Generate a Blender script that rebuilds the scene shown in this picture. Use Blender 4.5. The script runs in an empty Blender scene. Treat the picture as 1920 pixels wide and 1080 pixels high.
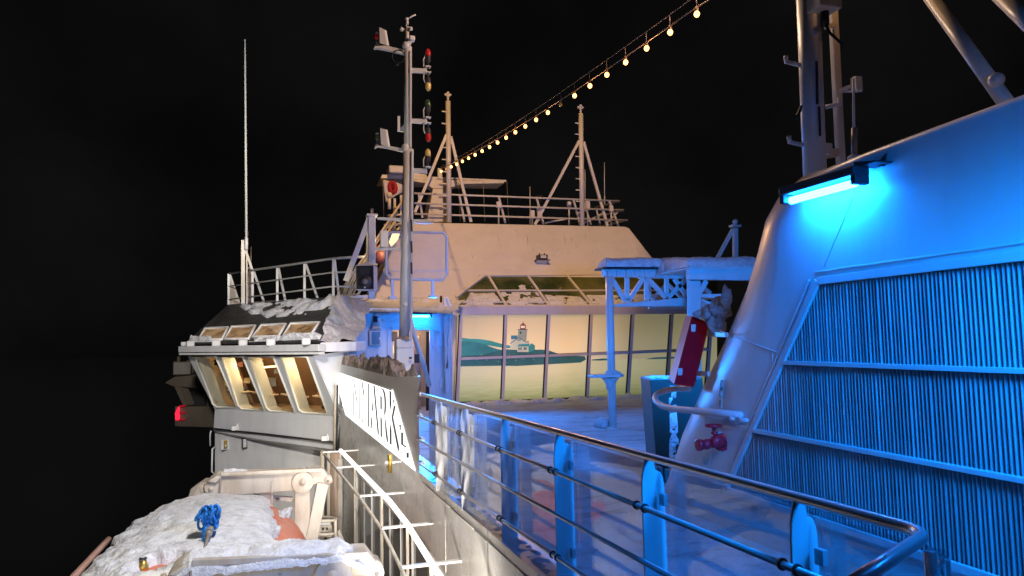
import bpy, bmesh, math, random
from mathutils import Vector as V, Matrix, noise
from mathutils.bvhtree import BVHTree
random.seed(7)
C = bpy.context.scene.collection
SC = bpy.context.scene
PI = math.pi

# ------------------------------------------------------------------ camera
F = 1300.0; YAW, PITCH, ROLL = map(math.radians, (17.4215, 4.3827, -1.1744))
EYE = V((0, 0, 1.9))
d_ = V((math.sin(YAW)*math.cos(PITCH), math.cos(YAW)*math.cos(PITCH), math.sin(PITCH)))
r0 = V((math.cos(YAW), -math.sin(YAW), 0)); u0 = r0.cross(d_)
R_ = r0*math.cos(ROLL) + u0*math.sin(ROLL); U_ = u0*math.cos(ROLL) - r0*math.sin(ROLL)
cam = bpy.data.objects.new('camera', bpy.data.cameras.new('camera')); C.objects.link(cam)
M = Matrix((R_, U_, -d_)).transposed().to_4x4(); M.translation = EYE
cam.matrix_world = M
cam.data.sensor_width = 36; cam.data.lens = F/1920*36; cam.data.clip_start = .05; cam.data.clip_end = 3000
SC.camera = cam

# ------------------------------------------------------------------ world, exposure
w = bpy.data.worlds.new('World'); SC.world = w; w.use_nodes = True
wt = w.node_tree; bg = wt.nodes['Background']
sky = wt.nodes.new('ShaderNodeTexSky'); sky.sky_type = 'NISHITA'; sky.sun_disc = False
sky.sun_elevation = math.radians(-6); sky.sun_rotation = math.radians(200)
hsv = wt.nodes.new('ShaderNodeHueSaturation'); hsv.inputs['Saturation'].default_value = .12
mx = wt.nodes.new('ShaderNodeMixRGB'); mx.blend_type = 'ADD'; mx.inputs[0].default_value = 1
mx.inputs[2].default_value = (.030, .029, .030, 1)
wt.links.new(sky.outputs[0], hsv.inputs['Color']); wt.links.new(hsv.outputs[0], mx.inputs[1])
tcw = wt.nodes.new('ShaderNodeTexCoord'); nw = wt.nodes.new('ShaderNodeTexNoise'); nw.inputs['Scale'].default_value = 3.2; nw.inputs['Detail'].default_value = 7
wt.links.new(tcw.outputs['Generated'], nw.inputs['Vector'])
rw = wt.nodes.new('ShaderNodeMapRange'); rw.inputs[1].default_value = .3; rw.inputs[2].default_value = .75; rw.inputs[3].default_value = .5; rw.inputs[4].default_value = 1.9
wt.links.new(nw.outputs['Fac'], rw.inputs[0]); vm = wt.nodes.new('ShaderNodeVectorMath'); vm.operation = 'SCALE'
wt.links.new(mx.outputs[0], vm.inputs[0]); wt.links.new(rw.outputs[0], vm.inputs['Scale']); wt.links.new(vm.outputs[0], bg.inputs[0]); bg.inputs[1].default_value = .1
SC.view_settings.view_transform = 'Standard'; SC.view_settings.look = 'None'
SC.view_settings.exposure = 0; SC.view_settings.gamma = 1
SC.cycles.max_bounces = 6; SC.cycles.transparent_max_bounces = 16
SC.cycles.caustics_reflective = False; SC.cycles.caustics_refractive = False
SC.cycles.sample_clamp_indirect = 4

# ------------------------------------------------------------------ lamps (night: floodlights and tubes of the ship, plus added spots with no fixture)
def lamp(name, kind, loc, target, energy, col, size=.2, spot=90, blend=.6, size_y=None):
    l = bpy.data.lights.new(name, kind); l.energy = energy; l.color = col
    if kind == 'SPOT': l.spot_size = math.radians(spot); l.spot_blend = blend; l.shadow_soft_size = size
    elif kind == 'AREA':
        l.size = size
        if size_y: l.shape = 'RECTANGLE'; l.size_y = size_y
    else: l.shadow_soft_size = size
    o = bpy.data.objects.new(name, l); C.objects.link(o); o.location = loc
    if target is not None: o.rotation_euler = (V(target)-V(loc)).to_track_quat('-Z', 'Y').to_euler()
    return o
lamp('boat_floodlight', 'SPOT', (1.5, 4.6, 6.4), (-1.3, 10.0, -.6), 3000, (1, .95, .88), .3, 64, .8)
lamp('wing_fill_spot', 'SPOT', (-1.8, 4.0, 5.6), (-2.2, 17, .6), 6000, (1, .95, .88), .3, 40, .6)  # added spot in mid-air to brighten the bridge wing
lamp('low_fill_spot', 'SPOT', (1.2, 3.2, .3), (-.05, 17, .3), 1800, (1, .94, .87), .2, 21, .3)  # low spot put in only to lift the wing's lower wall
lamp('mast_floodlight', 'SPOT', (4.6, 5.6, 16.5), (5.6, 23.6, 6.6), 11000, (1, .55, .22), .3, 42, .35)
lamp('mast_side_fill', 'SPOT', (6.2, 6.4, 8.4), (1.9, 11.5, 5.0), 1500, (1, .66, .50), .3, 60, .6)  # added warm spot for the right side of the instrument mast
lamp('deck_floodlight', 'SPOT', (5.2, 6.4, 8.2), (6.0, 19, 1), 90, (1, .62, .50), .3, 80, .9)
lamp('bow_fill_spot', 'SPOT', (5.6, 19.2, 6.2), (5.0, 6.5, 2.2), 520, (1, .52, .20), .25, 50, .8)  # added spot in open air for the golden edge of the casing nose
lamp('wall_floodlight', 'SPOT', (1.3, 5.2, -1.9), (2.0, 8.6, .1), 1050, (1, .92, .80), .3, 72, .8)
lamp('davit_floodlight', 'SPOT', (-1.5, -1.5, 1.6), (-.35, 6.2, -.2), 800, (1, .94, .82), .2, 21, .5)
lamp('funnel_mast_fill', 'SPOT', (4.3, 10.0, 8.5), (5.1, 5.2, 6.2), 900, (1, .66, .42), .2, 44, .4)  # extra warm spot put in for the main mast and stays
lamp('aerial_fill_spot', 'SPOT', (1.2, 4.2, 5.4), (-2.8, 18.5, 7.0), 9000, (1, .96, .9), .3, 30, .5)  # extra spot put in so the tall whip aerial shows white
BLUE = (.002, .23, 1)
lamp('nose_blue_fill', 'SPOT', (4.6, 6.7, 3.0), (7.2, 13.6, .9), 1800, BLUE, .3, 100, .5)  # invented blue source ahead of the nose, tints canopy and deck
lamp('railing_blue_fill', 'SPOT', (3.3, 1.4, 2.9), (2.9, 5.5, 0), 1050, BLUE, .4, 92, .8)  # blue spot added to boost the aft tube on the railing
lamp('louvre_blue_fill', 'SPOT', (2.7, 1.2, 2.9), (4.04, 3.4, 1.1), 165, BLUE, .5, 130, .9)  # free-hanging blue spot added to lift the louvres
lamp('nose_warm_fill', 'SPOT', (.2, 1.5, 4.2), (4.15, 6.95, 1.1), 130, (1, .70, .52), .2, 24, .8)  # warm spot added to bring out the red of valve and locker
lamp('door_tube_light', 'SPOT', (3.4, 18.2, 2.5), (5.0, 13.0, 0), 1700, BLUE, .4, 120, .8)

# ------------------------------------------------------------------ pixel of the photo + a plane -> point in the place
def ray(x, y): return d_ + R_*((x-960)/F) - U_*((y-540)/F)
def D(x, y, d): return EYE + ray(x, y)*d
def oX(x, y, X): r = ray(x, y); return EYE + r*(X/r.x)
def oY(x, y, Y): r = ray(x, y); return EYE + r*(Y/r.y)
def oZ(x, y, Z): r = ray(x, y); return EYE + r*((Z-EYE.z)/r.z)
def oP(x, y, p, n): r = ray(x, y); return EYE + r*((p-EYE).dot(n)/r.dot(n))
def lerp(a, b, t): return a+(b-a)*t

# ------------------------------------------------------------------ mesh builder
class MB:
    def __init__(s): s.v=[]; s.f=[]; s.m=[]; s.s=[]
    def add(s, vs, fs, m=0, sm=False):
        o=len(s.v); s.v += [V(a) for a in vs]
        for f in fs: s.f.append([i+o for i in f]); s.m.append(m); s.s.append(sm)
        return s
    def quad(s, *p, m=0): return s.add(p, [list(range(len(p)))], m)
    def prism(s, pts, vec, m=0):
        n=len(pts); vec=V(vec); vs=[V(p) for p in pts]+[V(p)+vec for p in pts]
        fs=[list(range(n)), list(range(2*n-1, n-1, -1))]+[[i,(i+1)%n,n+(i+1)%n,n+i] for i in range(n)]
        return s.add(vs, fs, m)
    def box(s, c, sz, ax=None, m=0):
        ax = ax or (V((1,0,0)),V((0,1,0)),V((0,0,1))); c=V(c)
        a,b,e=[ax[i]*(sz[i]/2) for i in range(3)]
        return s.prism([c-a-b-e, c+a-b-e, c+a+b-e, c-a+b-e], e*2, m)
    def beam(s, p0, p1, w, h, up=(0,0,1), m=0):
        p0,p1=V(p0),V(p1); d=(p1-p0).normalized(); up=V(up)
        if abs(d.dot(up))>.98: up=V((0,1,0))
        x=d.cross(up).normalized()*(w/2); y=x.cross(d).normalized()*(h/2)
        return s.prism([p0-x-y,p0+x-y,p0+x+y,p0-x+y], p1-p0, m)
    def tube(s, p0, p1, r, n=10, r2=None, m=0): return s.path([p0,p1], r, n, m=m, rr=[r, r if r2 is None else r2])
    def path(s, pts, r, n=8, closed=False, m=0, rr=None):
        pts=[V(p) for p in pts]; k=len(pts); vs=[]; prev=None
        for i,p in enumerate(pts):
            a=pts[(i-1)%k] if (closed or i>0) else p; b=pts[(i+1)%k] if (closed or i<k-1) else p
            t=(b-a).normalized()
            if prev is None:
                u=V((0,0,1)) if abs(t.z)<.9 else V((0,1,0)); x=t.cross(u).normalized()
            else: x=(prev-t*prev.dot(t)).normalized()
            prev=x; y=t.cross(x); rad=rr[i] if rr else r
            for j in range(n): q=2*PI*j/n; vs.append(p+(x*math.cos(q)+y*math.sin(q))*rad)
        fs=[]
        for i in range(k if closed else k-1):
            a=i*n; b=((i+1)%k)*n
            for j in range(n): fs.append([a+j,a+(j+1)%n,b+(j+1)%n,b+j])
        s.add(vs, fs, m, True)
        if not closed:
            o=len(s.v)-len(vs)
            s.f.append([o+j for j in range(n)][::-1]); s.m.append(m); s.s.append(False)
            s.f.append([o+(k-1)*n+j for j in range(n)]); s.m.append(m); s.s.append(False)
        return s
    def lathe(s, o, ax, prof, n=14, m=0):
        o=V(o); ax=V(ax).normalized(); u=V((0,0,1)) if abs(ax.z)<.9 else V((0,1,0))
        x=ax.cross(u).normalized(); y=ax.cross(x); vs=[]
        for r,h in prof:
            for j in range(n): q=2*PI*j/n; vs.append(o+ax*h+(x*math.cos(q)+y*math.sin(q))*max(r,1e-4))
        fs=[[i*n+j,i*n+(j+1)%n,(i+1)*n+(j+1)%n,(i+1)*n+j] for i in range(len(prof)-1) for j in range(n)]
        fs+=[[j for j in range(n)][::-1],[(len(prof)-1)*n+j for j in range(n)]]
        return s.add(vs, fs, m, True)
    def ball(s, c, r, n=12, m=0, sc=(1,1,1)):
        prof=[(math.sin(PI*i/8), -math.cos(PI*i/8)) for i in range(9)]; k=len(s.v)
        s.lathe((0,0,0),(0,0,1),[(a*r,b*r) for a,b in prof],n,m)
        for i in range(k,len(s.v)):
            q=s.v[i]; s.v[i]=V((q.x*sc[0],q.y*sc[1],q.z*sc[2]))+V(c)
        return s
    def build(s, name, mats, parent=None, bevel=0, off=None):
        me=bpy.data.meshes.new(name); off=V(off) if off is not None else (WLOC.get(parent.name, V()) if parent else V())
        me.from_pydata([v-off for v in s.v], [], s.f)
        if not isinstance(mats,(list,tuple)): mats=[mats]
        for a in mats: me.materials.append(a)
        for i,p in enumerate(me.polygons): p.material_index=s.m[i]; p.use_smooth=s.s[i]
        b=bmesh.new(); b.from_mesh(me); bmesh.ops.recalc_face_normals(b, faces=b.faces); b.to_mesh(me); b.free()
        o=bpy.data.objects.new(name, me); C.objects.link(o)
        if parent: o.parent=parent; WLOC[o.name]=off
        else: o.location=off; WLOC[o.name]=off
        if bevel:
            md=o.modifiers.new('bevel','BEVEL'); md.width=bevel; md.segments=2; md.limit_method='ANGLE'; md.angle_limit=math.radians(40)
        return o
WLOC={}
def tag(o, label=None, cat=None, group=None, kind=None):
    if label: o['label']=label
    if cat: o['category']=cat
    if group: o['group']=group
    if kind: o['kind']=kind
    return o
def thing(name, label, cat, loc=(0,0,0), group=None):
    o=bpy.data.objects.new(name, None); C.objects.link(o); o.location=loc; o.empty_display_size=.1
    WLOC[o.name]=V(loc); return tag(o,label,cat,group)
def dup(root, loc, label=None):
    r=root.copy(); C.objects.link(r); r.location=loc
    if label: r['label']=label
    for ch in root.children:
        c=ch.copy(); C.objects.link(c); c.parent=r
        for g in ch.children: e=g.copy(); C.objects.link(e); e.parent=c
    return r
def surf_grid(fn, nx, ny):
    """closed-top grid fn(i/nx, j/ny) -> point"""
    vs=[fn(i/nx,j/ny) for j in range(ny+1) for i in range(nx+1)]
    fs=[[j*(nx+1)+i,j*(nx+1)+i+1,(j+1)*(nx+1)+i+1,(j+1)*(nx+1)+i] for j in range(ny) for i in range(nx)]
    return vs,fs
def fbm(p, o=4): return noise.fractal(V(p), 1.0, 2.0, o)
def drift(a,b,c,d2,h,nx,ny,seed=0,freq=3.0,rag=.5,up=None,hole=None):
    """snow lying on quad a-b-c-d2: bilinear sheet lifted along the normal, ragged thin edges, with an underside"""
    a,b,c,d2=map(V,(a,b,c,d2)); n=(b-a).cross(d2-a).normalized()
    if n.z<0: n=-n
    if up is not None: n=V(up)
    def fn(u,v):
        p=lerp(lerp(a,b,u),lerp(d2,c,u),v)
        e=min(u,1-u)*nx/3.0; g=min(v,1-v)*ny/3.0; k=min(1,e)*min(1,g); k=math.sqrt(max(0,k))
        t=h*(1-rag+rag*(fbm(p*freq+V((seed,0,0)))*.9+.35))
        if hole: t+=hole(u,v)
        return p+n*(t*k-.012*(1-k) if t>0 else -.02)
    m=MB(); vs,fs=surf_grid(fn,nx,ny); m.add(vs,fs,0,True); return m

# ------------------------------------------------------------------ materials
def mat(name):
    m=bpy.data.materials.new(name); m.use_nodes=True; nt=m.node_tree; return m,nt,nt.nodes['Principled BSDF'],nt.nodes,nt.links
def coords(N): return N.new('ShaderNodeTexCoord').outputs['Object']
def nz(N,L,co,scale,detail=4,rough=.6):
    t=N.new('ShaderNodeTexNoise'); t.inputs['Scale'].default_value=scale; t.inputs['Detail'].default_value=detail
    t.inputs['Roughness'].default_value=rough; L.new(co,t.inputs['Vector']); return t.outputs['Fac']
def ramp(N,L,fac,stops):
    r=N.new('ShaderNodeValToRGB'); e=r.color_ramp.elements
    e[0].position=stops[0][0]; e[0].color=(*stops[0][1],1); e[1].position=stops[-1][0]; e[1].color=(*stops[-1][1],1)
    for p,c in stops[1:-1]: k=e.new(p); k.color=(*c,1)
    L.new(fac,r.inputs[0]); return r.outputs[0]
def bump(N,L,B,h,strength,dist=.02):
    b=N.new('ShaderNodeBump'); b.inputs['Strength'].default_value=strength; b.inputs['Distance'].default_value=dist
    L.new(h,b.inputs['Height']); L.new(b.outputs[0],B.inputs['Normal'])
def paint(name,col,rough=.38,metal=0,dirt=.25,dcol=None,scale=2.2,bmp=.12,streak=True,spec=.5):
    m,nt,B,N,L=mat(name); co=coords(N)
    dcol=dcol or tuple(c*.6 for c in col)
    mp=N.new('ShaderNodeMapping'); mp.inputs['Scale'].default_value=(1,1,.22 if streak else 1); L.new(co,mp.inputs[0])
    f=nz(N,L,mp.outputs[0],scale*2.2,6,.65)
    c=ramp(N,L,f,[(.38,tuple(lerp(col[i],dcol[i],dirt) for i in range(3))),(.56,col)])
    L.new(c,B.inputs['Base Color']); B.inputs['Metallic'].default_value=metal
    f2=nz(N,L,co,scale*4,4); r=N.new('ShaderNodeMapRange'); r.inputs[3].default_value=rough*.75; r.inputs[4].default_value=rough*1.3
    L.new(f2,r.inputs[0]); L.new(r.outputs[0],B.inputs['Roughness'])
    B.inputs['Specular IOR Level'].default_value=spec
    f3=nz(N,L,co,scale*1.3,5,.55); bump(N,L,B,f3,bmp,.03)
    return m
def snowmat(name,col=(.80,.81,.83),grain=60,dirt=(.30,.31,.33),amt=.45):
    m,nt,B,N,L=mat(name); co=coords(N)
    f=nz(N,L,co,7,9,.75); L.new(ramp(N,L,f,[(.36,tuple(lerp(col[i],dirt[i],amt) for i in range(3))),(.54,col)]),B.inputs['Base Color'])
    B.inputs['Roughness'].default_value=.85; B.inputs['Specular IOR Level'].default_value=.25
    a=nz(N,L,co,grain,6,.7); b=nz(N,L,co,9,6,.7); ad=N.new('ShaderNodeMath'); ad.operation='MULTIPLY_ADD'
    ad.inputs[1].default_value=.35; L.new(a,ad.inputs[0]); L.new(b,ad.inputs[2]); bump(N,L,B,ad.outputs[0],.9,.06)
    return m
def emit(name,col,s):
    m=bpy.data.materials.new(name); m.use_nodes=True; nt=m.node_tree; nt.nodes.clear()
    e=nt.nodes.new('ShaderNodeEmission'); e.inputs[0].default_value=(*col,1); e.inputs[1].default_value=s
    o=nt.nodes.new('ShaderNodeOutputMaterial'); nt.links.new(e.outputs[0],o.inputs[0]); return m
def glassmat(name,tint=(.9,.93,.95),ior=1.6,rough=.02,boost=1.0,grime=0):
    m=bpy.data.materials.new(name); m.use_nodes=True; nt=m.node_tree; N=nt.nodes; L=nt.links; N.clear()
    t=N.new('ShaderNodeBsdfTransparent'); t.inputs[0].default_value=(*tint,1)
    g=N.new('ShaderNodeBsdfGlossy'); g.inputs['Roughness'].default_value=rough
    lw=N.new('ShaderNodeLayerWeight'); lw.inputs[0].default_value=.5
    pw=N.new('ShaderNodeMath'); pw.operation='POWER'; pw.inputs[1].default_value=4.2; L.new(lw.outputs['Facing'],pw.inputs[0])
    f=N.new('ShaderNodeMath'); f.operation='MULTIPLY_ADD'; f0=((ior-1)/(ior+1))**2; f.inputs[1].default_value=1-f0; f.inputs[2].default_value=f0; L.new(pw.outputs[0],f.inputs[0])
    mu=N.new('ShaderNodeMath'); mu.operation='MULTIPLY'; mu.inputs[1].default_value=boost; mu.use_clamp=True
    x=N.new('ShaderNodeMixShader'); o=N.new('ShaderNodeOutputMaterial')
    L.new(f.outputs[0],mu.inputs[0]); L.new(mu.outputs[0],x.inputs[0]); L.new(t.outputs[0],x.inputs[1]); L.new(g.outputs[0],x.inputs[2])
    last=x.outputs[0]
    if grime:
        df=N.new('ShaderNodeBsdfDiffuse'); df.inputs[0].default_value=(.6,.63,.66,1)
        y=N.new('ShaderNodeMixShader'); co=coords(N); q=nz(N,L,co,3,6,.7)
        mr=N.new('ShaderNodeMapRange'); mr.inputs[1].default_value=.3; mr.inputs[2].default_value=.75; mr.inputs[3].default_value=grime*.4; mr.inputs[4].default_value=grime*1.5
        L.new(q,mr.inputs[0]); L.new(mr.outputs[0],y.inputs[0]); L.new(last,y.inputs[1]); L.new(df.outputs[0],y.inputs[2]); last=y.outputs[0]
    L.new(last,o.inputs[0]); return m
WHITE=paint('white_paint',(.72,.71,.69)); WHITEC=paint('cream_paint',(.70,.66,.58),dirt=.5,dcol=(.42,.33,.22))
CASING=paint('casing_paint',(.70,.71,.72),rough=.33,dirt=.22,scale=1.0,bmp=.5)
GREYW=paint('pale_grey_paint',(.60,.60,.60),dirt=.2,scale=1.2)
WALLP=paint('hull_wall_paint',(.74,.72,.68),rough=.28,dirt=.3,scale=1.2,bmp=.25)
HOUSE=paint('house_paint',(.72,.69,.66),rough=.5,dirt=.2,scale=.6,bmp=.8,streak=False)
DAVITP=paint('davit_paint',(.52,.47,.39),dirt=.5,dcol=(.34,.25,.15),rough=.45)
DARK=paint('dark_metal',(.03,.03,.035),rough=.5); BLACK=paint('black_plastic',(.012,.012,.014),rough=.55)
ROOFD=paint('roof_membrane',(.035,.034,.033),rough=.55,dirt=.6,dcol=(.09,.085,.08))
STEEL=paint('stainless_steel',(.74,.72,.70),rough=.30,metal=.55,dirt=.15,bmp=.03,streak=False)
RED=paint('red_lacquer',(.55,.014,.035),rough=.3,dirt=.3); REDV=paint('valve_red',(.62,.02,.05),rough=.32,dirt=.35)
GREEN=paint('dark_green_paint',(.012,.05,.045),rough=.4); ORANGE=paint('lifeboat_orange',(.62,.13,.045),rough=.4,dirt=.4,dcol=(.5,.35,.28))
BRASS=paint('brass',(.55,.36,.08),rough=.3,metal=.8); ROPE=paint('blue_rope',(.02,.22,.62),rough=.75,dirt=.5,dcol=(.02,.10,.36),scale=20,streak=False)
WIRE=paint('wire_rope',(.22,.19,.16),rough=.5,dirt=.4); BROWNL=paint('brown_pole',(.30,.20,.14)); PINKW=paint('rub_rail',(.45,.26,.2))
LOUV=paint('louvre_paint',(.46,.47,.49),rough=.4,dirt=.75,scale=1.6)
MULL=paint('mullion_paint',(.62,.58,.62),rough=.4,dirt=.15)
SNOW=snowmat('snow'); SNOWD=snowmat('dirty_snow',(.36,.30,.27),40,(.10,.07,.055),.9)
LAMPGREEN=paint('green_lens',(.06,.10,.05),rough=.15); LAMPRED=paint('red_lens',(.6,.03,.03),rough=.15); LAMPYEL=paint('clear_lens',(.75,.55,.2),rough=.1)
TUBEB=emit('blue_tube',(.005,.185,1.0),165); WBULB=emit('warm_bulb',(1,.46,.12),6.5)
GLASS=glassmat('screen_glass',(.90,.93,.96),1.6,.015,1.3,.075); GLASSW=glassmat('window_glass',(.86,.86,.82),1.5)
MIRW=paint('gallery_glass',(.10,.09,.08),rough=.06,dirt=.3,bmp=.02,spec=1.0)

# ------------------------------------------------------------------ sea
def structure(name,mb,m): o=mb.build(name,m); o['kind']='structure'; return o
m_,nt,B,N,L=mat('sea'); B.inputs['Base Color'].default_value=(.9,.9,.92,1); B.inputs['Metallic'].default_value=1; B.inputs['Roughness'].default_value=.12
structure('water',MB().quad((-1500,-1500,-15),(1500,-1500,-15),(1500,1500,-15),(-1500,1500,-15)),m_)

# ------------------------------------------------------------------ port wall line (plan) and decks
WALL=[(2.1,-7),(1.86,3.0),(1.802,5.17),(1.68,9.6),(1.05,15.1),(.90,16.4)]
def xw(Y):
    for (a,y0),(b,y1) in zip(WALL,WALL[1:]):
        if Y<=y1: return a+(b-a)*(Y-y0)/(y1-y0)
    return WALL[-1][0]
def zt(Y): return .1 if Y<9.6 else .1+.06*(Y-9.6)      # the deck edge rises towards the bow
m_,nt,B,N,L=mat('trodden_snow'); co=coords(N); mp=N.new('ShaderNodeMapping'); mp.inputs['Scale'].default_value=(.45,1.6,1); L.new(co,mp.inputs[0])
f=nz(N,L,mp.outputs[0],1.9,11,.74)
L.new(ramp(N,L,f,[(.34,(.36,.30,.28)),(.42,(.56,.53,.53)),(.50,(.74,.74,.76))]),B.inputs['Base Color']); B.inputs['Roughness'].default_value=.7
g=nz(N,L,co,9,9,.75); bump(N,L,B,g,1.0,.09)
def deckf(u,v):
    y=-3+v*23.6; x=lerp(xw(y)+.28,14.,u); p=V((x,y,0))
    return V((x,y,.03*fbm(p*.8+V((3,1,0)))+.012*fbm(p*5)+.02))
mb=MB(); vs,fs=surf_grid(deckf,100,170); mb.add(vs,fs,0,True); structure('upper_deck',mb,m_)
m_b=paint('boat_deck_paint',(.25,.24,.23)); structure('boat_deck',MB().prism([(-2.6,-6,-3),(1.9,-6,-3),(1.0,24,-3),(-2.6,24,-3)],(0,0,-.1)),m_b)

# side wall of the deck with its kerb
t=thing('deck_side_wall','pale glossy steel side wall falling away below the glass railing','wall',(1.8,6,0))
mb=MB(); top=[];bot=[]
ys=[-7,-3,0,2,3,4,5.17,6,7,8,9.6,11,12.5,14,15.1,16.3]
vs=[];fs=[]
for i,y in enumerate(ys):
    x=xw(y); vs+=[(x,y,-3),(x,y,zt(y)),(x+.30,y,zt(y)),(x+.30,y,-.3)]
for i in range(len(ys)-1):
    a=i*4;b=a+4; fs+=[[a,b,b+1,a+1],[a+1,b+1,b+2,a+2],[a+2,b+2,b+3,a+3]]
fs+=[[0,1,2,3],[len(vs)-4,len(vs)-3,len(vs)-2,len(vs)-1]]
mb.add(vs,fs); mb.build('wall_plate',WALLP,t)
mb=MB()
for a,b in zip(ys,ys[1:]): 
    if b<9.7: mb.tube((xw(a)-.004,a,zt(a)-.10),(xw(b)-.004,b,zt(b)-.10),.008,6)
for y in (6.55,8.3,5.2): mb.tube((xw(y)-.003,y,zt(y)),(xw(y)-.003,y,-1.6),.006,6)
mb.build('weld_seam',WALLP,t)
tag(drift((xw(4)+.03,4,.1),(xw(4)+.24,4,.1),(xw(9.4)+.24,9.4,.1),(xw(9.4)+.03,9.4,.1),.02,8,160,5,9,1.2).build('kerb_snow',SNOW),'thin line of blown snow along the kerb under the glass railing','snow')

# gallery windows under the wall with bright rail
GX=lambda y: xw(y)-.28
GZ=lambda y: -.53+.05*(y-7.1)
t=thing('gallery_window','dark gallery glazing with upright mullions reflecting the lifeboat','window wall',(1.4,8,-3))
gy=[4.6,5.4,6.3,7.1,8.0,9.0,10.1,11.4,12.7,14.0]
mb=MB()
for a,b in zip(gy,gy[1:]): mb.quad((xw(a)-.006,a,-2.95),(xw(b)-.006,b,-2.95),(xw(b)-.006,b,GZ(b)-.42),(xw(a)-.006,a,GZ(a)-.42))
mb.build('glass_pane',MIRW,t)
for i,y in enumerate(gy):
    MB().beam((xw(y)-.02,y,-3),(xw(y)-.02,y,GZ(y)-.40),.03,.05,(0,1,0)).build('mullion',WHITE,t)
    if i<len(gy)-1:
        ym=(y+gy[i+1])/2; MB().beam((xw(ym)-.016,ym,-3),(xw(ym)-.016,ym,GZ(ym)-.40),.02,.025,(0,1,0)).build('mullion',WHITE,t)
mb=MB()
for a,b in zip(gy,gy[1:]): mb.beam((xw(a)-.012,a,GZ(a)-.40),(xw(b)-.012,b,GZ(b)-.40),.03,.03)
mb.build('head_rail',WHITE,t)
t=thing('glowing_side_rail','white rail bar on brackets along the side wall below the sign, made to glow','lamp',(1.4,8,-.4))
mb=MB()
for a,b in zip(gy,gy[1:]): mb.beam((GX(a)-.05,a,GZ(a)+.05),(GX(b)-.05,b,GZ(b)+.05),.05,.05)
mb.build('glowing_bar',emit('rail_glow',(1,.96,.88),2.2),t)  # brightly lit rail, given a glow of its own to light wall and sign
for y in (14.0,12.6,10.6,9.0,7.6,6.3):
    MB().box((GX(y)-.04,y,GZ(y)+.03),(.66,.07,.025)).build('bracket',WHITE,t,.004); MB().beam((GX(y)-.05,y,-3),(GX(y)-.05,y,GZ(y)+.02),.035,.04,(0,1,0)).build('upright',DAVITP,t)
mb=MB(); mb.path([(GX(y)-.36,y,GZ(y)+.0) for y in (14,12.6,10.6,9,7.6,6.3,4.6)],.022,8); mb.build('outer_rail',WHITEC,t)

# ------------------------------------------------------------------ name sign box
SGN=V((1,.11,0)).normalized(); SGP=V((2.705,0,0))
A_=oP(626,693,SGP,SGN); B_=oP(737,731,SGP,SGN); C_=oP(780,883,SGP,SGN); D_=oP(649,778,SGP,SGN)
t=thing('name_sign','white lit name board with tall raised letters at the far end of the railing','sign',(1.5,11,.1))
FT=oP(628,680,SGP,SGN); NT=oP(737,707,SGP,SGN); TR=D(784,706,9.65); BR=D(787,884,9.5); IF=D(634,668,16.6)
IF=FT+V((.42,.1,.02)); TR2=V((TR.x+.02,TR.y+1.2,TR.z))
mb=MB()
mb.quad(FT,NT,B_,A_)                                    # fascia band
mb.add([NT,TR,BR,C_,B_],[[0,1,4],[1,2,3],[1,3,4]])      # end face towards the railing
IN=V((NT.x+.45,NT.y,NT.z+.0))
mb.add([FT,NT,TR,IN,IF],[[0,1,3,4],[1,2,3]])            # top
mb.add([TR,BR,V((BR.x,BR.y+1.6,.1)),IN],[[0,1,2,3]]); mb.quad(IN,V((BR.x,BR.y+1.6,.1)),V((IF.x,IF.y,.4)),IF); mb.quad(FT,A_,D_,V((IF.x,IF.y,.4)),IF)
mb.build('sign_box',GREYW,t)
n_=(B_-D_).cross(A_-D_).normalized()
if n_.x>0: n_=-n_
mb=MB(); mb.prism([A_+n_*.004,B_+n_*.004,C_+n_*.004,D_+n_*.004],n_*.012)
SIGNF=emit('lit_sign_face',(1,.985,.96),1.7); mb.build('sign_face',SIGNF,t)
# letters
cu=bpy.data.curves.new('letters','FONT'); cu.body='FINNMARKEN'; cu.size=1; cu.extrude=0.0; cu.space_character=1.08; cu.offset=.012
to=bpy.data.objects.new('tmp',cu); C.objects.link(to); dg=bpy.context.evaluated_depsgraph_get()
me=bpy.data.meshes.new_from_object(to.evaluated_get(dg)); C.objects.unlink(to); bpy.data.objects.remove(to)
xs=[v.co.x for v in me.vertices]; yv=[v.co.y for v in me.vertices]; x0,x1=min(xs),max(xs); y0,y1=min(yv),max(yv)
bm=bmesh.new(); bm.from_mesh(me)
bmesh.ops.dissolve_limit(bm,angle_limit=.01,verts=bm.verts,edges=bm.edges)
ext=bmesh.ops.extrude_face_region(bm,geom=bm.faces[:]); dep=.040
Yf,Yn=16.0,9.35
def sgn(u,v):                                           # u along the board bow to stern, v bottom to top
    y=lerp(Yf,Yn,u); x=2.705-.11*y
    ztop=lerp(1.30,1.17,(16.15-y)/5.3); zb=lerp(.41,.10,(14.9-y)/5.2)
    return V((x,y,lerp(zb+.13,ztop-.03,v)))
moved={g for g in ext['geom'] if isinstance(g,bmesh.types.BMVert)}
for v in bm.verts:
    q=sgn((v.co.x-x0)/(x1-x0),(v.co.y-y0)/(y1-y0)); v.co=q+n_*(.017+(.006+dep*.8*max(0,min(1,(v.co.x-x0)/(x1-x0)*1.15-.1)) if v in moved else 0))
for f in bm.faces: f.material_index=0
bm.normal_update()
for f in bm.faces:
    f.material_index=0 if abs(f.normal.dot(n_))>.8 else 1  # side walls coloured black to stand for their shade
ed=(C_-B_).normalized(); pn=ed.cross(n_).normalized()
if pn.y>0: pn=-pn
bmesh.ops.bisect_plane(bm,geom=bm.verts[:]+bm.edges[:]+bm.faces[:],plane_co=B_-pn*.03,plane_no=pn,clear_outer=True)
off=WLOC[t.name]
for v in bm.verts: v.co-=off
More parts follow.
